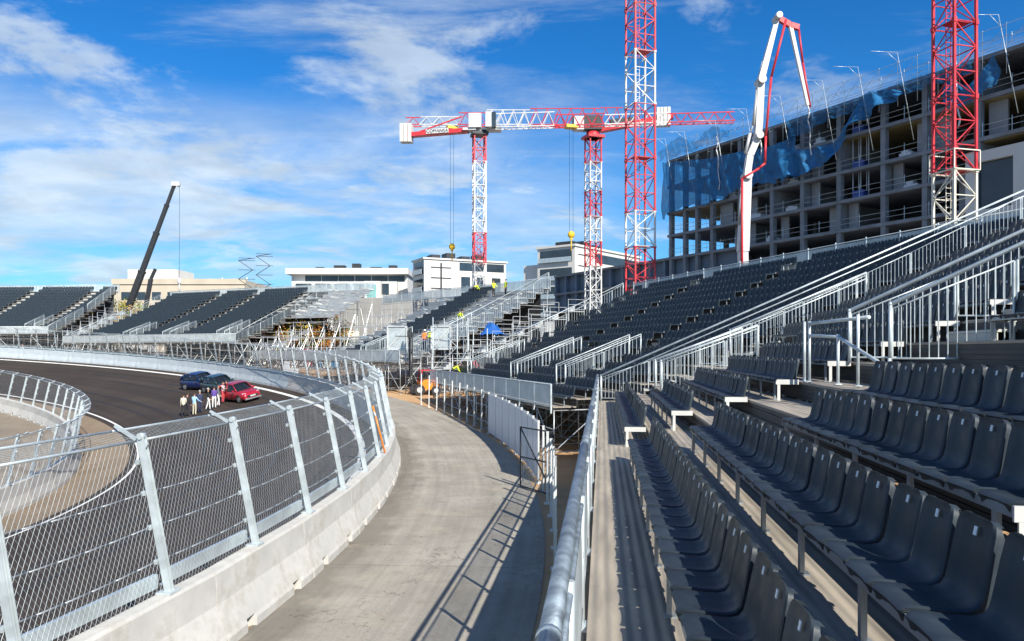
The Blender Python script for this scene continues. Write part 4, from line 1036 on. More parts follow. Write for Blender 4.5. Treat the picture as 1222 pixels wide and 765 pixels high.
def person(loc, rz, label, top, legs, bend=0.0, crouch=0.0, arms=((.08,.1),(.08,.1)), vest=None, helmet=None, hair='hair', step=.0, group=None, scale=1.08):
    """one continuous skinned body; arms: (swing out, swing forward) of each upper arm; faces -y"""
    J = {}; E = []; rad = {}; bone = {}
    def j(n, p, r_, par=None, bn='top'):
        J[n] = Vector(p); rad[n] = r_
        if par: E.append((par, n)); bone[(par, n)] = bn
    hipz = .92 - .34*crouch
    j('pelvis', (0,0,hipz), (.135,.10)); 
    Rb = Matrix.Rotation(bend, 3, 'X')
    up = lambda p: Vector((0,0,hipz)) + Rb @ Vector(p)
    j('waist', up((0,0,.15)), (.125,.095), 'pelvis'); j('chest', up((0,0,.36)), (.155,.11), 'waist'); j('neck0', up((0,.01,.52)), (.06,.055), 'chest')
    hb = Matrix.Rotation(bend*.6, 3, 'X'); n0 = J['neck0']
    j('neck', n0 + hb @ Vector((0,-.01,.06)), (.052,.052), 'neck0', 'skin'); j('head', n0 + hb @ Vector((0,-.025,.16)), (.078,.092), 'neck', 'skin'); j('crown', n0 + hb @ Vector((0,-.02,.265)), (.062,.075), 'head', 'skin')
    for s, (out, fwd) in zip((-1, 1), arms):
        j(f'sh{s}', up((s*.165,.01,.46)), .068, 'chest')
        d1 = Rb @ (Matrix.Rotation(-fwd, 3, 'X') @ Vector((s*math.sin(out), 0, -math.cos(out)))) if bend < .3 else Vector((s*.1, -.35, -.93))
        j(f'el{s}', J[f'sh{s}'] + d1*.28, .046, f'sh{s}')
        d2 = (Matrix.Rotation(-.35-fwd*.5, 3, 'X') @ d1).normalized()
        j(f'wr{s}', J[f'el{s}'] + d2*.25, .034, f'el{s}', 'top'); j(f'ha{s}', J[f'wr{s}'] + d2*.085, (.040,.022), f'wr{s}', 'skin')
    for s in (-1, 1):
        st = step*s
        j(f'hip{s}', (s*.092,0,hipz-.03), .088, 'pelvis', 'legs')
        kn = (s*(.10+.05*crouch), -.03-.30*crouch+st*.4, .49-.02*crouch)
        j(f'kn{s}', kn, .060, f'hip{s}', 'legs'); j(f'an{s}', (s*.105, .02+st, .09), .044, f'kn{s}', 'legs'); j(f'to{s}', (s*.115, -.14+st, .045), (.044,.036), f'an{s}', 'shoe')
    names = list(J); idx = {n: i for i, n in enumerate(names)}
    me = bpy.data.meshes.new('skeleton'); me.from_pydata([J[n] for n in names], [(idx[a], idx[c]) for a, c in E], [])
    o = bpy.data.objects.new('skeleton', me); COL.objects.link(o)
    o.modifiers.new('skin', 'SKIN')
    for n in names:
        v = me.skin_vertices[0].data[idx[n]]; r_ = rad[n]; v.radius = r_ if hasattr(r_, '__len__') else (r_, r_); v.use_root = n == 'pelvis'
    sd = o.modifiers.new('sub', 'SUBSURF'); sd.levels = 1; sd.render_levels = 1
    dg = bpy.context.evaluated_depsgraph_get(); dg.update(); body = bpy.data.meshes.new_from_object(o.evaluated_get(dg))
    bpy.data.objects.remove(o)
    bm_ = MB(); vs = [v.co.copy() for v in body.vertices]; bm_.smooth = True
    kinds = {'top': 0, 'legs': 1, 'shoe': 2, 'skin': 3}
    segs = [(J[a], J[c], bone[(a, c)]) for a, c in E]
    def near(p):
        best = None
        for a, c, k in segs:
            d = c-a; t = max(0, min(1, (p-a).dot(d)/max(1e-9, d.length_squared))); q = (p-(a+d*t)).length
            if best is None or q < best[0]: best = (q, k)
        return best[1]
    fs = [tuple(p.vertices) for p in body.polygons]
    base = len(bm_.v); bm_.v += [tuple(v) for v in vs]; fk = []
    for f in fs:
        c = sum((vs[i] for i in f), Vector())/len(f); k = near(c); fk.append(k); bm_.f.append(f); bm_.m.append(kinds[k]); bm_.sm.append(True)
    bm_.cur = 3
    hd = J['head']; fw = hb @ Vector((0,-1,0)); upv = hb @ Vector((0,0,1))
    bm_.tube(hd+fw*.085+upv*.02, hd+fw*.112-upv*.01, .012, 5, r2=.018)          # nose
    for s in (-1, 1): bm_.ball(hd+Vector((s*.082,.005,.01)), (.012,.024,.032), 6, 4)   # ears
    bm_.cur = 2
    for s in (-1, 1): bm_.ball(hd+fw*.086+upv*.035+Vector((s*.032,0,0)), .010, 5, 4)
    bm_.tube(hd+fw*.090-upv*.045+Vector((-.024,0,0)), hd+fw*.090-upv*.045+Vector((.024,0,0)), .006, 4)
    bm_.cur = 3
    for s in (-1, 1):   # five fingers on each hand
        w_, h_ = J[f'wr{s}'], J[f'ha{s}']; d = (h_-w_).normalized(); sd_ = Vector((0,1,0)) - d*d.y
        sd_ = sd_.normalized() if sd_.length > .1 else Vector((1,0,0)); cu = d.cross(sd_)*(-s)
        for q, ln in enumerate((.075,.085,.080,.062)):
            r0 = h_ + sd_*(-.027+.018*q) - d*.01; m0 = r0 + d*ln*.55 + cu*.006; bm_.tube(r0, m0, .0095, 5); bm_.tube(m0, m0 + d*ln*.42 + cu*.022, .0085, 5)
        r0 = w_.lerp(h_, .45) - sd_*.03; bm_.tube(r0, r0 + d*.035 - sd_*.025, .011, 5); bm_.tube(r0 + d*.035 - sd_*.025, r0 + d*.065 - sd_*.022, .0095, 5)
    ob = bm_.build('person', [CL[top], CL[legs], CL['shoe'], SKIN]); ob.location = loc; ob.rotation_euler = (0,0,rz); ob.scale = (scale,)*3
    tag(ob, label, 'person', group)
    b = MB(); c0 = hd + upv*.055 - fw*.012
    if helmet:
        rows = []
        for i in range(5):
            t = math.pi/2*i/4; rows.append([c0 + upv*(.115*math.sin(t)) + Vector((math.cos(q)*.105*math.cos(t), math.sin(q)*.125*math.cos(t), 0)) for q in [2*math.pi*k/12 for k in range(12)]])
        b.smooth = True; b.sheet(rows, True); b.smooth = False; b.box(c0+fw*.13+upv*.005, (.15,.08,.012)); b.build('helmet', CL[helmet], ob)
    else:
        rows = []
        for i in range(6):
            t = -.35 + (math.pi/2+.35)*i/5; rows.append([c0 + upv*(.098*math.sin(t)) + Vector((math.cos(q)*.088*math.cos(t), (math.sin(q)*.10+.018)*math.cos(t), .045*max(0,-math.sin(q))*(i < 2))) for q in [2*math.pi*k/12 for k in range(12)]])
        b.smooth = True; b.sheet(rows, True); b.build('hair', CL[hair], ob)
    if vest:
        vb = MB(); vb.smooth = True; mp = {}
        nrm = [v.normal.copy() for v in body.vertices]
        for f, k in zip(fs, fk):
            c = sum((vs[i] for i in f), Vector())/len(f); loc_c = Rb.transposed() @ (c-Vector((0,0,hipz)))
            if k == 'top' and -.02 < loc_c.z < .50 and abs(loc_c.x) < .19:
                for i in f:
                    if i not in mp: mp[i] = len(vb.v); vb.v.append(tuple(vs[i]+nrm[i]*.014))
                vb.f.append(tuple(mp[i] for i in f)); vb.m.append(0); vb.sm.append(True)
        vb.build('safety_vest', CL[vest], ob)
    bpy.data.meshes.remove(body)
    return ob

def on_track(Rr, p, dz=.03): return PT(Rr, p, dz)
def ray_ground(x, y, y0=6, y1=200):
    """ground point met by the sight line through photo pixel x, y (used once to survey where things stand)"""
    Y = y0
    while Y < y1:
        v = Vector(((x-611)/918*Y, Y, EYE+(418.5-y)/918*Y))
        if v.z <= ground_z(v.x, v.y): return Vector((v.x, v.y, ground_z(v.x, v.y)+.03))
        Y += .05
    return Vector((0, y1, 0))
G = 'visitors standing on the track beside the parked cars'
for (x, y, face, lb, top, legs, kw) in [
    (219, 498, 200, 'person in a cream jacket and black trousers at the outer end of the group', 'cream', 'black', dict(hair='hair')),
    (223.5, 497, 150, 'person all in black standing close beside the cream jacket', 'black', 'black', dict(hair='hair')),
    (232, 496.5, 170, 'person in a light blue shirt and khaki trousers seen from behind', 'sky', 'khaki', dict(arms=((.35,.5),(.35,.5)), hair='hair')),
    (238.5, 493, 190, 'person in a navy suit between the blue shirt and the black jacket', 'navy', 'navy', dict(hair='greyhair')),
    (248.5, 490, 120, 'person in a black jacket with white trousers facing the cars', 'black', 'white', dict(step=.14, hair='greyhair')),
    (255.5, 488, 200, 'person in a purple top and white trousers', 'purple', 'white', dict(hair='hair')),
    (260.5, 485.5, 100, 'person in a grey jacket and white trousers next to the purple top', 'grey', 'white', dict(step=.1, hair='hair')),
    (266, 481.5, 80, 'person in a pale pink shirt and red trousers beside the red car', 'pink', 'red', dict(arms=((.3,.8),(.2,.3)))),
    (272, 479.5, 250, 'person in a white shirt leaning at the red car door', 'white', 'grey', dict(bend=.25))]:
    v = ray_ground(x, y); person(v, R(face), lb, top, legs, group=G, scale=1.10, **kw)

# workers on the stands
def on_stand(Wm, x, s, i): return Wm @ Vector((xr(i)+.35+x, s, prof(i)+.005))
WG = 'construction workers on the half finished grandstand'
person(on_stand(C_W, 0, 7.3, 15), R(40), 'worker in a yellow safety top standing high on the bare decks by the guard rail', 'hivis', 'black', arms=((.3,.6),(.25,.5)), helmet=None, vest='hivis', group=WG)
person(on_stand(C_W, .1, 5.3, 15), R(-60), 'worker in a yellow safety vest over black, beside the other one at the guard rail', 'black', 'black', vest='hivis', hair='hair', group=WG)
person(on_stand(C_W, 0, 12.4, 16), R(120), 'worker in a yellow vest bending down beside the last seats at the top', 'hivis', 'black', bend=1.2, crouch=.3, vest='hivis', group=WG)
person(on_stand(C_W, 0, 5.2, 9), R(60), 'worker in a yellow top stooping behind the stair railing', 'hivis', 'grey', bend=1.0, crouch=.5, vest='hivis', group=WG)
person(on_stand(C_W, 0, 1.6, 3), R(20), 'worker in an orange vest and white helmet carrying parts', 'orange', 'navy', bend=.2, vest='orange', helmet='helmet', group=WG)
person(on_stand(C_W, .1, .7, 3), R(-20), 'worker in a yellow vest and blue helmet beside the orange one', 'hivis', 'navy', vest='hivis', helmet='bluehelmet', group=WG)
person(on_stand(B_W, 0, 28.6, 1), R(90), 'worker in a yellow safety top crouching low behind the mesh front railing', 'hivis', 'black', bend=1.1, crouch=.8, vest='hivis', group=WG)
person(on_stand(B_W, 0, 26.6, 2), R(60), 'worker in a red top crouching among the lower seats', 'red', 'black', bend=.9, crouch=.8, group=WG)
v = PT(80.6, 77.0, .02); person(v, R(70), 'marshal in a white top and brown trousers behind the far barrier', 'white', 'khaki', hair='hair')

# ------------------------------------------------------------------ cars
M['glass_car'] = mat('car_window_glass', (.012,.015,.018), .08, 0, .1)
M['lamp'] = mat('headlamp_lens', (.75,.78,.80), .15, .2, .05); M['tail'] = mat('tail_lamp_lens', (.35,.01,.01), .2, 0, .05); M['alloy'] = mat('alloy_wheel', (.45,.46,.48), .35, .7, .1)
def paint(name, c):
    m = mat(name, c, .28, .25, .06, 3); m.node_tree.nodes['Principled BSDF'].inputs['Coat Weight'].default_value = .8; return m
def car(loc, head, roll, label, color, hatch=True):
    """x forward"""
    m = paint(color[0], color[1]); L_, w = 4.45, .91
    root = empty('parked_car', loc, head, label, 'car', 'cars parked on the banked track'); root.rotation_euler = (roll[0], roll[1], head)
    # lower body sections: x, bottom, belt height, half width
    sec = [(-2.22,.42,.80,.70),(-2.16,.28,.98,.82),(-1.9,.22,1.02,.89),(-1.2,.20,1.03,.915),(0,.20,1.02,.92),(.75,.20,1.02,.92),(1.05,.20,1.00,.915),(1.6,.22,.93,.90),(1.95,.26,.86,.86),(2.16,.32,.76,.78),(2.23,.44,.66,.68)]
    b = MB(); b.smooth = True; rows = []
    for x, z0, zb, hw in sec:
        half = [(0,z0),(hw*.86,z0),(hw*.98,z0+.12),(hw,(z0+zb)/2),(hw*.975,zb-.12),(hw*.90,zb-.02),(hw*.6,zb+.02),(0,zb+.035)]
        rows.append([(x, y, z) for y, z in half] + [(x, -y, z) for y, z in reversed(half[1:-1])])
    b.sheet(rows, True); n = len(rows[0]); b.f += [tuple(reversed(range(n))), tuple(range(len(b.v)-n, len(b.v)))]; b.m += [0,0]; b.sm += [False]*2
    # roof with pillars
    roof = [(-1.85,1.42,.60),(-1.5,1.56,.66),(-.8,1.63,.69),(0,1.62,.69),(.35,1.55,.67)]
    b.sheet([[(x, hw, z), (x, hw*.7, z+.035), (x, 0, z+.05), (x, -hw*.7, z+.035), (x, -hw, z)] for x, z, hw in roof])
    for s in (-1, 1):
        b.bar((1.12,s*.82,1.0), (.35,s*.67,1.555), .07, .05); b.bar((-2.1,s*.80,1.0), (-1.82,s*.62,1.44), .16, .07); b.bar((-.45,s*.875,1.02), (-.5,s*.69,1.62), .09, .04)
        b.bar((-1.5,s*.88,1.02), (-1.45,s*.665,1.56), .10, .04)
        b.bar((.35,s*.67,1.55), (-.8,s*.69,1.63), .05, .05); b.bar((-.8,s*.69,1.63), (-1.85,s*.60,1.42), .05, .05)
    b.build('body', m, root)
    g = MB(); g.smooth = True
    cab = [(-2.12,.98,.80,.98,.80),(-1.83,1.02,.86,1.42,.60),(-1.5,1.02,.87,1.55,.655),(-.8,1.02,.88,1.62,.685),(0,1.02,.88,1.61,.685),(.35,1.02,.88,1.54,.665),(1.15,1.00,.84,1.01,.80)]
    g.sheet([[(x, h0, z0), (x, h1, z1-.01), (x, 0, z1+.02), (x, -h1, z1-.01), (x, -h0, z0)] for x, z0, h0, z1, h1 in cab]); g.build('window_glass', M['glass_car'], root)
    for sx in (-1.38, 1.36):
        for s in (-1, 1):
            t = MB(); t.tube((sx,s*.70,.33), (sx,s*.925,.33), .335, 18); wh = t.build('wheel', M['black'], root)
            r_ = MB(); r_.tube((sx,s*.90,.33), (sx,s*.935,.33), .22, 12); r_.build('rim', M['alloy'], wh)
            a = MB(); a.smooth = True
            a.sheet([[(sx+.40*math.cos(q), s*.90, .33+.40*math.sin(q)), (sx+.40*math.cos(q), s*.935, .33+.40*math.sin(q)), (sx+.345*math.cos(q), s*.935, .33+.345*math.sin(q))] for q in [math.pi*k/10 for k in range(11)]]); a.build('wheel_arch', M['black'], root)
    for s in (-1, 1):
        h = MB(); h.bar((2.06,s*.50,.76), (1.90,s*.80,.80), .10, .13); h.build('headlight', M['lamp'], root)
        h = MB(); h.bar((-2.19,s*.52,.86), (-2.12,s*.80,.88), .06, .16); h.build('tail_light', M['tail'], root)
        h = MB(); h.box((.80,s*1.00,1.06), (.16,.20,.13)); h.build('mirror', m, root)
        for x in (.2, -.95): h = MB(); h.box((x,s*.925,.86), (.16,.02,.03)); h.build('handle', M['alloy'], root)
    h = MB(); h.bar((2.22,-.52,.55), (2.22,.52,.55), .06, .20); h.build('grille', M['dark_metal'], root)
    h = MB(); h.bar((2.24,-.78,.34), (2.24,.78,.34), .10, .12); h.build('bumper_trim', M['alloy'], root)
    h = MB(); h.bar((2.265,-.26,.56), (2.265,.26,.56), .02, .11); h.build('number_plate', M['plate'], root)
    return root
def park(x, y, label, color, dh=0):
    v = ray_ground(x, y); p = polar(v.x, v.y)[1]
    v.z = ground_z(v.x, v.y)+.03
    head = R(p-90+dh)
    # lie on the banked surface
    e = .6; nx = Vector((-(ground_z(v.x+e,v.y)-ground_z(v.x-e,v.y))/(2*e), -(ground_z(v.x,v.y+e)-ground_z(v.x,v.y-e))/(2*e), 1)).normalized()
    f = Vector((math.cos(head), math.sin(head), 0)); f = (f - nx*f.dot(nx)).normalized(); s = nx.cross(f)
    rt = car(v, head, (0,0), label, color)
    rt.rotation_euler = Matrix(((f.x,s.x,nx.x),(f.y,s.y,nx.y),(f.z,s.z,nx.z))).to_euler()
    return rt
park(287, 478, 'red car with its headlights towards the fence, beside the group of people', ('red_car_paint', (.42,.012,.03)), 12)
park(263, 468, 'dark teal car between the blue car and the red car', ('teal_car_paint', (.02,.055,.07)), 8)
park(241, 464, 'dark blue car at the back of the three parked cars', ('blue_car_paint', (.008,.028,.13)), 14)

# ------------------------------------------------------------------ site machines and clutter round the bend
fx = Vector((-7.9, 69.0, 0)); fx.z = ground_z(fx.x, fx.y)
M['orange_paint'] = mat('orange_machine_paint', (.80,.22,.02), .4, 0, .08)
fk = empty('forklift', fx, R(200), 'orange rough terrain forklift with a tall black mast at the end of the white posts', 'forklift')
b = MB(); b.box((-.35,0,.85), (1.7,1.35,.7)); b.bar((-1.2,0,.9), (-.9,0,.9), 1.4, .9); b.bar((-1.0,0,1.25), (.2,0,1.25), 1.2, .35, w2=1.1, h2=.2); b.build('body', M['orange_paint'], fk)
b = MB()
for s in (-.55,.55):
    b.bar((-1.0,s,1.2), (-.7,s,2.2), .07); b.bar((.45,s,1.2), (.3,s,2.2), .07)
b.box((-.2,0,2.22), (1.3,1.25,.06)); b.build('overhead_guard', M['red'], fk)
for sx, r_ in ((-.9,.42), (.6,.5)):
    for s in (-.72,.72): t = MB(); t.tube((sx,s-.16,r_), (sx,s+.16,r_), r_, 16); wh = t.build('wheel', M['black'], fk); t = MB(); t.tube((sx,s-.18,r_), (sx,s+.18,r_), r_*.5, 10); t.build('rim', M['grey_paint'], wh)
b = MB()
for s in (-.4,.4): b.bar((1.15,s,.3), (1.15,s,5.6), .09, .10); b.bar((1.28,s*.7,1.6), (1.28,s*.7,6.0), .08, .09)
for z in (1.0,2.4,3.8,5.2,5.55): b.bar((1.15,-.4,z), (1.15,.4,z), .1)
b.build('lift_mast', M['dark_metal'], fk)
b = MB(); b.bx(1.35,1.42,-.5,.5,5.2,5.75)
for s in (-.35,.35): b.bar((1.4,s,5.25), (2.5,s,5.25), .12, .06)
b.build('fork_carriage', M['dark_metal'], fk)
b = MB(); b.box((.1,0,1.3), (.45,.5,.5)); b.build('driver_seat', M['black'], fk)
# framed glass wind screens on the working platform
for k, (dx, lab) in enumerate(((-1.9,'pale blue panel in a white frame, on the forklift side of the work platform'), (2.1,'pale blue panel in a white frame standing clear of the forklift mast'))):
    v = Vector((-8.6+dx*1.0, 70.3+.2*k, fx.z+4.1)); r_ = empty('framed_panel', v, R(-15), lab, 'panel')
    b = MB(); w_, h_ = .95, 1.05
    for a, c in (((-w_,0,0),(w_,0,0)),((-w_,0,2*h_),(w_,0,2*h_)),((-w_,0,0),(-w_,0,2*h_)),((w_,0,0),(w_,0,2*h_)),((-w_,0,0),(w_,0,2*h_))): b.bar(a, c, .09)
    b.build('frame', M['white_post'], r_); b = MB(); b.bx(-w_,w_,.05,.07,0,2*h_); b.build('sheet', M['panel'], r_)
    for s in (-1,1):
        b = MB(); b.tube((s*w_*.9,0,-4.1), (s*w_*.9,0,0), .04, 6); b.build('stand_pole', M['scaffold'], r_)
# scaffold tower in the gap between the second and third stands
def tower(x, y, w, h, label, rz=0, lev=2.0, m='galv_light'):
    z = ground_z(x, y); r_ = empty('scaffold_tower', (x, y, z), R(rz), label, 'scaffold')
    for sx in (-w/2, w/2):
        for sy in (-w/2, w/2):
            b = MB(); b.tube((sx,sy,0), (sx,sy,h), .045, 6); b.box((sx,sy,.03), (.2,.2,.05)); b.build('upright', M[m], r_)
    z = .3; k = 0
    while z < h:
        b = MB()
        for a, c in (((-1,-1),(1,-1)),((1,-1),(1,1)),((1,1),(-1,1)),((-1,1),(-1,-1))): b.tube((a[0]*w/2,a[1]*w/2,z), (c[0]*w/2,c[1]*w/2,z), .032, 5, caps=False)
        if z+lev < h:
            s = 1 if k % 2 else -1; b.tube((-s*w/2,-w/2,z), (s*w/2,-w/2,z+lev), .032, 5, caps=False); b.tube((w/2,-s*w/2,z), (w/2,s*w/2,z+lev), .032, 5, caps=False)
        b.build('ledger_frame', M[m], r_); z += lev; k += 1
    return r_
tower(-5.6, 70.2, 2.4, 7.0, 'galvanised scaffold tower beside the forklift mast', -20)
tower(-3.0, 72.6, 2.4, 6.0, 'galvanised scaffold tower at the corner of the half finished stand', -20)
# thin zigzag stair frames standing above the far stands
for k, (x_, lab) in enumerate(((293, 'thin zigzag stair frame against the sky, with a small lamp arm'), (314, 'taller thin zigzag stair frame against the sky beside its twin'))):
    Zs = 124; X_ = (x_-611)/918*Zs; zt = EYE+(418.5-(308 if k == 0 else 303))/918*Zs; z0 = ground_z(X_, Zs)
    r_ = empty('stair_frame', (X_, Zs, z0), R(10), lab, 'scaffold'); h = zt-z0
    for s in (-1.1, 1.1): b = MB(); b.tube((s,.2,0), (s,.2,h-4.6), .04, 5); b.build('upright', M['galv'], r_)
    b = MB(); z = h-6.4; s = 1
    while z < h-.3:
        b.bar((-1.1*s,0,z), (1.1*s,0,min(h,z+1.5)), .09); b.bar((-1.1,0,min(h,z+1.5)), (1.5,0,min(h,z+1.5)), .07); z += 1.5; s = -s
    b.bar((-1.1,0,h-6.6), (-1.1,0,h-5), .07)
    b.build('zigzag_rail', M['dark_metal'], r_)
# small white signs leaning behind the far barrier
for k, (x_, y_, lab) in enumerate(((291, 439, 'tall narrow white sign board tilted behind the far barrier'), (299, 441, 'small square white sign board on the sandy strip'))):
    v = PT(80.8, 41.2-1.2*k, .02); r_ = empty('sign_board', v, R(-30), lab, 'sign')
    b = MB(); w_, h_ = ((.35, 1.5), (.55, .9))[k]; b.box((0,0,1.5-.3*k), (2*w_,.05,h_)); b.build('board', M['white_fabric'], r_)
    b = MB(); b.bar((-.15,.05,0), (-.15,.05,1.6), .06); b.build('leg', M['formwork'], r_); b = MB(); b.bar((.15,.05,0), (.15,.05,1.6), .06); b.build('leg', M['formwork'], r_)
# stores, containers and planting seen through the gaps
def container(x, y, rz, size, m, label, name='site_container'):
    z = ground_z(x, y); r_ = empty(name, (x, y, z), R(rz), label, 'container'); l, w_, h = size
    b = MB(); b.bx(-l/2, l/2, -w_/2, w_/2, .12, h)
    k = -l/2+.2
    while k < l/2-.1: b.bx(k, k+.12, -w_/2-.03, -w_/2+.01, .2, h-.1); k += .3
    b.build('shell', m, r_); b = MB(); b.bx(-l*.25, -l*.25+.9, -w_/2-.05, -w_/2-.031, .15, 2.1); b.build('door', M['grey_paint'], r_)
    b = MB(); b.bx(l*.1, l*.1+1.1, -w_/2-.06, -w_/2-.031, 1.2, 2.1); b.build('window', M['glass'], r_)
M['hoard'] = mat('dusty_white_hoarding', (.27,.265,.25), .8, 0, .2, .4)
M['tarp'] = mat('blue_tarpaulin', (.015,.10,.36), .5, 0, .2, 3)
M['teal_sheet'] = mat('blue_container_paint', (.04,.22,.45), .5, 0, .1)
container(-33, 121, 38, (6,2.4,2.6), M['white_paint'], 'white site cabin in the gap between the far stands')
container(-27, 119, 30, (6,2.4,5.2), M['cream_paint'], 'cream site cabin stacked double height behind the coloured materials')
container(-29.5, 108, 30, (3,2.2,2.5), M['red'], 'small red site container among the materials')
container(-25.5, 106, 30, (2.6,2.2,2.6), M['teal_sheet'], 'small blue site container among the materials')
container(-75, 131, 5, (6,2.4,2.8), M['white_paint'], 'white site cabin behind the end stair of the farthest stand')
lv = []
def tree(x, y, h, r_, cols, label, cat='tree', name='young_tree', dens=620, seed=1, zoff=0):
    rn = random.Random(seed); z = ground_z(x, y)+zoff; root = empty(name, (x, y, z), rn.uniform(0, 6), label, cat)
    b = MB(); b.tube((0,0,0), (.05,0,h*.4), .11, 7, r2=.08); b.tube((.05,0,h*.4), (0,.05,h*.8), .08, 6, r2=.03)
    tips = []
    for k in range(9):
        a = rn.uniform(0, 6.28); z0 = h*rn.uniform(.28,.6); q = Vector((math.cos(a)*r_*rn.uniform(.45,.85), math.sin(a)*r_*rn.uniform(.45,.85), h*rn.uniform(.5,.95)))
        b.tube((.03,0,z0), q, .04, 5, r2=.012); tips.append(q)
    b.build('trunk', M['bark'], root)
    b = MB()
    for k in range(dens):
        c = rn.choice(tips); d = Vector((rn.gauss(0,1), rn.gauss(0,1), rn.gauss(0,.8)))*r_*.24; p = c+d; s = rn.uniform(.09,.20)
        n = Vector((rn.uniform(-1,1), rn.uniform(-1,1), rn.uniform(-.2,1))).normalized(); t = n.orthogonal().normalized(); u = n.cross(t)
        b.cur = rn.randrange(len(cols)); b.add([p-t*s, p-u*s*.5, p+t*s, p+u*s*.5], [(0,1,2,3)])
    b.build('crown', cols, root)
M['bark'] = mat('tree_bark', (.10,.07,.05), .9, 0, .2)
LG = mat('yellow_green_leaf', (.20,.24,.03), .7, 0, .2); LY = mat('yellow_leaf', (.38,.30,.03), .7, 0, .2); LO = mat('rust_leaf', (.32,.11,.03), .7, 0, .2); LD = mat('dark_leaf', (.05,.09,.025), .7, 0, .2)
for k, (x_, y_, Z_, h, cols, lab) in enumerate([
    (120,382,131,10.5,(LG,LY,LD),'yellow green tree under the black crane boom'), (134,378,134,11.5,(LY,LG),'bright yellow green tree close behind the end stair of the far stand'),
    (108,384,127,8,(LO,LY),'rust coloured bush lowest in the gap beside the farthest stand'), (156,366,138,10.5,(LG,LG,LY),'green tree beside the short dark lifting arm'),
    (352,400,104,6,(LY,LO),'yellow brown tree between the far stands'), (368,396,108,6.5,(LG,LY),'yellow green tree between the far stands, nearer the bare deck'), (386,396,104,6,(LO,LO,LY),'rust coloured tree next to the half finished stand'),
    (116,372,134,9.5,(LG,LY),'tall yellow green tree behind the stepped access stair by the farthest stand'), (142,366,136,12,(LY,LG,LD),'tallest yellow green tree at the foot of the black boom'), (150,380,130,8.5,(LO,LY),'rust and yellow bush beside the railed end stair'), (162,372,134,9.5,(LG,LD),'dark green tree at the edge of the dark seats'), (342,388,112,8.5,(LY,LG),'tall yellow tree under the bare pale deck'), (360,384,115,7,(LO,LY),'rust and yellow tree under the bare pale deck'), (376,386,114,9,(LG,LD),'green tree before the white hoarding'), (392,384,116,9,(LY,LG,LO),'mixed yellow tree before the white hoarding'), (408,388,110,7.5,(LO,LG),'small rust bush by the end of the half finished stand'), (398,402,112,6.0,(LY,LO,LD),'brown and yellow tree in front of the white hoarding'), (414,404,116,5.0,(LG,LD),'dark green bush in front of the white hoarding'), (334,402,110,5,(LY,LD),'low dark and yellow bush by the stair rail between far stands'), (128,392,124,4,(LD,LG),'low dark green bush in front of the yellow green trees')]):
    X_ = (x_-611)/918*Z_; tree(X_, Z_, h, 2.3, cols, lab, seed=k+3)
# folded heaps of building parts on the bare decks
rn = random.Random(11)
kinds = [('galv_light','galvanised rail bundle'), ('step','pale deck board stack'), ('seat','small stack of dark seat shells'), ('plate','white bracket bundle')]
n_ = 0
for i in range(0, 16):
    for q in range(8):
        s = rn.choice([rn.uniform(.6,7.4), rn.uniform(.6,7.4), rn.uniform(14.8,19.2), rn.uniform(14.8,19.2)])
        if s > 25 and i < 9: continue
        if rn.random() < .16: continue
        mk, lab = kinds[rn.choice([0,0,1,1,1,3])]; n_ += 1
        c = C_W @ Vector((xr(i)+.55, s, prof(i)+.005)); o = empty('part_bundle', c, R(40.2)+rn.uniform(-.4,.4))
        l = rn.uniform(.6,1.7)
        for t in range(rn.randint(3,5)):
            b = MB(); b.bar((-.15+.09*t, -l/2+rn.uniform(-.1,.1), .05+.06*(t % 2)), (-.15+.09*t+rn.uniform(-.08,.08), l/2, .05+.06*(t % 2)+rn.uniform(0,.25)), .08, .08); b.build('piece', M[mk], o)
        wh = 'before the seats' if s < 8 else ('by the gap' if s < 17 else 'above outer seats')
        tag(o, f'{lab}, {ordinal(i+1)} bare deck up, {ordinal(q+1)} heap {wh}', 'building parts', 'heaps of parts on the bare decks')
for i in range(9, 17):
    for q in range(5):
        if rn.random() < .15: continue
        c = D_W @ Vector((xr(i)+.55, rn.uniform(-7, 2.8), prof(i)+.005)); o = empty('part_bundle', c, R(63.7)+rn.uniform(-.4,.4)); l = rn.uniform(.6,1.7); mk = rn.choice(['galv_light','step','step','plate'])
        for t in range(4):
            b = MB(); b.bar((-.15+.09*t, -l/2, .05+.06*(t % 2)), (-.15+.09*t+rn.uniform(-.08,.08), l/2, .05+.06*(t % 2)+rn.uniform(0,.25)), .08, .08); b.build('piece', M[mk], o)
        tag(o, f'pale heap of parts beside the sandy building stand, {ordinal(i+1)} deck up, {ordinal(q+1)} heap', 'building parts', 'heaps of parts on the bare decks')
X_ = (398-611)/918*126; ho = empty('site_hoarding', (X_, 126, ground_z(X_, 126)), R(-8), 'long white site hoarding with panel joints behind the gap between the far stands', 'hoarding')
for k in range(8):
    b = MB(); b.bx(k*2.2+.02, (k+1)*2.2-.02, 0, .08, 0, hz(356,126)-ho.location.z); pn = b.build('panel', M['hoard'], ho)
    b = MB(); b.bx(k*2.2-.04, k*2.2+.015, -.05, .1, 0, hz(355,126)-ho.location.z); b.build('post', M['grey_paint'], ho)
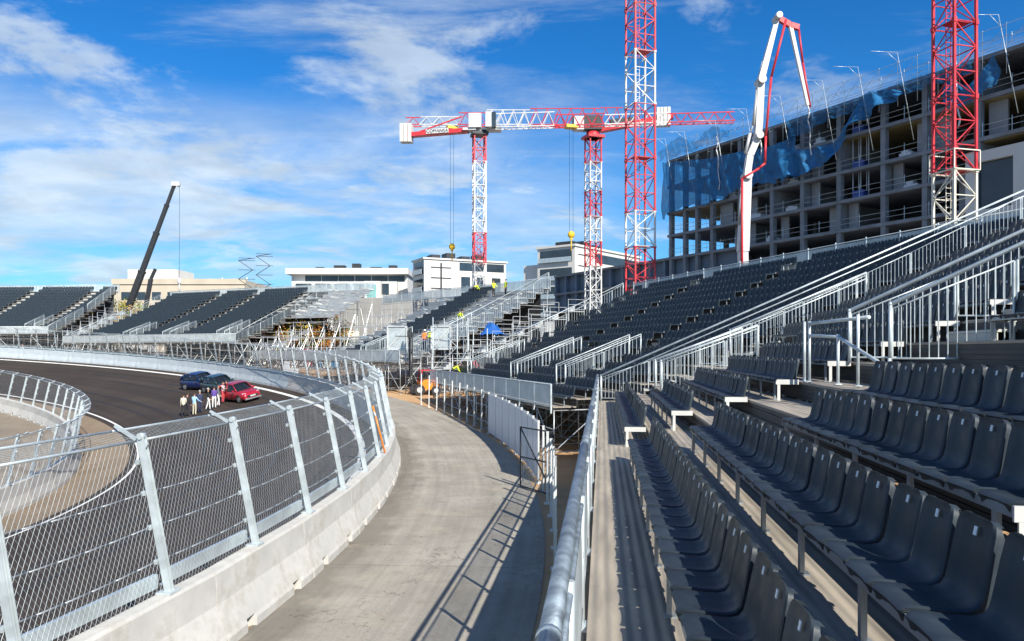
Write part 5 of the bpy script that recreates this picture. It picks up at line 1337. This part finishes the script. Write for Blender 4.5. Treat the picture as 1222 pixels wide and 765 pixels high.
# stepped access stairs in the wedges between the stands
def wedge_stair(W0, head, zd, label, n=8, w0=1.0, w1=4.6, seed=1):
    r_ = empty('access_stair', (W0[0], W0[1], zd), R(-head), label, 'stairs')
    Wm = Matrix.Translation(r_.location) @ Matrix.Rotation(R(-head), 4, 'Z')
    for k in range(n):
        x0, x1 = 2.0+k*1.9, 2.0+(k+1)*1.9; w = w0+(w1-w0)*k/(n-1); z = .25+.78*k
        b = MB(); b.bx(x0, x1, -w/2, w/2, z-.08, z)
        for q in range(3): b.bx(x1-.75+.25*q, x1-.5+.25*q, -.6, .6, z+.002, z+.19*(q+1))
        b.build('landing', M['deck_new'], r_)
        for s in (-1, 1):
            b = MB(); y = s*w/2
            for x in (x0+.05, x1-.05):
                q = Wm @ Vector((x, y, 0)); b.tube((x, y, ground_z(q.x, q.y)-zd), (x, y, z+1.1), .032, 5)
            for h in (.15,.6,1.1): b.tube((x0+.05, y, z+h), (x1-.05, y, z+h), .025, 5, caps=False)
            q = Wm @ Vector((x0, y, 0)); gz = ground_z(q.x, q.y)-zd
            b.tube((x0+.05, y, gz+.3), (x1-.05, y, z-.2), .024, 4, caps=False); b.tube((x0+.05, y, (gz+z)/2), (x1-.05, y, (gz+z)/2), .024, 4, caps=False)
            b.build('side_frame', M['scaffold'], r_)
    x = 2.0+n*1.9; b = MB()
    if seed == 1: b.bx(x, x+.05, -w1/2-.8, w1/2+.8, -3.2, .25+.78*n-.6); b.build('shade_sheet', M['screen'], r_)  # added dark sheet, gives the stair a shaded-looking backdrop
    return r_, Wm
ws, Wb = wedge_stair((-9.2, 68.2), -28.5, EYE-1.9, 'galvanised stepped access stair in the wedge beside the half finished stand')
wedge_stair((-33.4, 95.7), -52, EYE-.4, 'galvanised stepped access stair in the wedge with coloured trees behind', n=4, w1=2.4, seed=2)
wedge_stair((-66.4, 111.5), -75.5, EYE+1.6, 'galvanised stepped access stair in the wedge beside the farthest stand', n=6, w1=3.2, seed=2)
# blue tarpaulin bunched on a landing
tp = Wb @ Vector((9.0, 1.0, 3.15)); r2 = random.Random(4); rows = []
for i in range(9):
    rows.append([(-1.3+2.6*i/8, -.9+1.8*j/8, .02+(.95*math.exp(-((i-3.6)/2.6)**4-((j-4)/3.0)**4)+.25)*(1+.28*r2.uniform(-1,1))) for j in range(9)])
b = MB(); b.smooth = True; b.sheet(rows); o = b.build('tarpaulin', M['tarp'], None, tp); tag(o, 'blue tarpaulin bunched over materials on a landing of the access stair', 'tarpaulin')

# orange marker pole leaning on the debris fence at the bulge
v = frame_at(R_WALL-.02, 3.3, .2, BH).translation; mk_ = empty('marker_pole', v, 0, 'thin orange marker pole leaning on the debris fence where the barrier bulges', 'pole')
b = MB(); b.tube((.12,0,.02), (-.35,.1,1.75), .035, 8); b.build('pole', M['orange_paint'], mk_); b = MB(); b.tube((-.24,.077,1.35), (-.30,.09,1.55), .037, 8); b.build('reflector_band', M['white_paint'], mk_)
# ------------------------------------------------------------------ light, sky, camera
SUN = Vector((-.635, 1.17, -1.0)).normalized()
sl = bpy.data.lights.new('sun', 'SUN'); sl.energy = 5.0; sl.angle = R(.5); sl.color = (1.0, .94, .84)
so = bpy.data.objects.new('sun', sl); COL.objects.link(so); so.rotation_euler = SUN.to_track_quat('-Z', 'Y').to_euler(); so.location = (20,-30,60)
w = bpy.data.worlds.new('World'); S.world = w; w.use_nodes = True
nt = w.node_tree; N = nt.nodes; L = nt.links; bg = N['Background']
sky = N.new('ShaderNodeTexSky'); sky.sky_type = 'NISHITA'; sky.sun_disc = False
sky.sun_elevation = math.asin(-SUN.z); sky.sun_rotation = math.atan2(-SUN.x, -SUN.y)
sky.altitude = 600; sky.air_density = 1.0; sky.dust_density = .4; sky.ozone_density = 2.0
hs = N.new('ShaderNodeHueSaturation'); hs.inputs['Saturation'].default_value = 1.4; hs.inputs['Value'].default_value = 1.22; L.new(sky.outputs[0], hs.inputs['Color'])
tc = N.new('ShaderNodeTexCoord'); sp = N.new('ShaderNodeSeparateXYZ'); L.new(tc.outputs['Generated'], sp.inputs[0])
def math_(op, a, b=None, c=None):
    n = N.new('ShaderNodeMath'); n.operation = op
    for i, v in enumerate((a, b, c)):
        if v is None: continue
        if isinstance(v, (int, float)): n.inputs[i].default_value = v
        else: L.new(v, n.inputs[i])
    return n.outputs[0]
def mrange(v, a, b, c, d, smooth=True):
    n = N.new('ShaderNodeMapRange'); n.interpolation_type = 'SMOOTHSTEP' if smooth else 'LINEAR'
    for i, q in enumerate((a, b, c, d)): n.inputs[i+1].default_value = q
    L.new(v, n.inputs[0]); return n.outputs[0]
X, Y, Z = sp.outputs
den = math_('ADD', math_('MAXIMUM', Z, 0.0), .16)
cx_, cy_ = math_('DIVIDE', X, den), math_('DIVIDE', Y, den)
cv = N.new('ShaderNodeCombineXYZ'); L.new(cx_, cv.inputs[0]); L.new(cy_, cv.inputs[1])
def noise(vec, scale, detail, rough, dist=0.0, off=(0,0,0), sc=(1,1,1)):
    mp = N.new('ShaderNodeMapping'); mp.inputs['Location'].default_value = off; mp.inputs['Scale'].default_value = sc; L.new(vec, mp.inputs[0])
    n = N.new('ShaderNodeTexNoise'); n.inputs['Scale'].default_value = scale; n.inputs['Detail'].default_value = detail; n.inputs['Roughness'].default_value = rough; n.inputs['Distortion'].default_value = dist
    L.new(mp.outputs[0], n.inputs['Vector']); return n.outputs['Fac']
big = noise(cv.outputs[0], .55, 3, .5, .2, (3.1, 1.7, 0))
fine = noise(cv.outputs[0], 2.3, 12, .60, .25, (1.3, 4.2, 0), (1, 1.1, 1))
wisp = noise(cv.outputs[0], .9, 10, .66, .7, (5.3, .2, 0), (.7, 1.9, 1))
west = mrange(X, -.5, .30, 1, 0)
band = math_('MULTIPLY', math_('MULTIPLY', mrange(Z, .03, .12, .25, 1), mrange(Z, .22, .32, 1, 0)), mrange(X, -.22, .28, 1, .10))
veil = math_('MULTIPLY', band, mrange(noise(cv.outputs[0], 1.2, 10, .62, .4, (.4, 7.7, 0), (.8, 1.3, 1)), .32, .64, .08, .80))
puff = mrange(math_('ADD', math_('ADD', math_('MULTIPLY', fine, .75), math_('MULTIPLY', big, .25)), math_('MULTIPLY', west, .055)), .53, .645, 0, .72)
puff = math_('MULTIPLY', puff, mrange(X, .15, .55, 1, .25))
c2 = math_('MULTIPLY', mrange(wisp, .48, .74, 0, .55), mrange(Z, .05, .25, .35, 1))
inv = lambda v: math_('SUBTRACT', 1.0, v)
cl = math_('MULTIPLY', inv(math_('MULTIPLY', math_('MULTIPLY', inv(veil), inv(puff)), inv(c2))), .93)
shade = mrange(noise(cv.outputs[0], 3.0, 6, .6, .3, (1.33, 4.26, 0), (1, 1.15, 1)), .35, .7, .82, 1.06)
cc = N.new('ShaderNodeMix'); cc.data_type = 'RGBA'; cc.blend_type = 'MULTIPLY'; cc.inputs[0].default_value = 1; cc.inputs[6].default_value = (8.2, 9.4, 10.4, 1); L.new(shade, cc.inputs[7])
mx = N.new('ShaderNodeMix'); mx.data_type = 'RGBA'; L.new(cl, mx.inputs[0]); hz_ = N.new('ShaderNodeMix'); hz_.data_type = 'RGBA'; hz_.blend_type = 'MULTIPLY'; hz_.inputs[7].default_value = (.46,.76,.90,1); L.new(mrange(Z, .0, .22, 1, 0), hz_.inputs[0]); gr = N.new('ShaderNodeMix'); gr.data_type = 'RGBA'; gr.blend_type = 'MULTIPLY'; gr.inputs[0].default_value = 1; gr.inputs[7].default_value = (.62,1.10,1.36,1); L.new(hs.outputs[0], gr.inputs[6]); L.new(gr.outputs[2], hz_.inputs[6]); L.new(hz_.outputs[2], mx.inputs[6]); L.new(cc.outputs[2], mx.inputs[7])
L.new(mx.outputs[2], bg.inputs['Color']); bg.inputs['Strength'].default_value = .058

cam = bpy.data.cameras.new('camera'); co = bpy.data.objects.new('camera', cam); COL.objects.link(co)
co.location = (0, 0, EYE); co.rotation_euler = (R(90), 0, 0)
cam.sensor_width = 36; cam.lens = 918/1222*36; cam.shift_y = 36/1222; cam.clip_start = .05; cam.clip_end = 9000
S.camera = co
S.view_settings.view_transform = 'Standard'; S.view_settings.look = 'None'; S.view_settings.exposure = .68; S.view_settings.gamma = 1
S.render.engine = 'CYCLES'; S.cycles.max_bounces = 6; S.cycles.transparent_max_bounces = 12
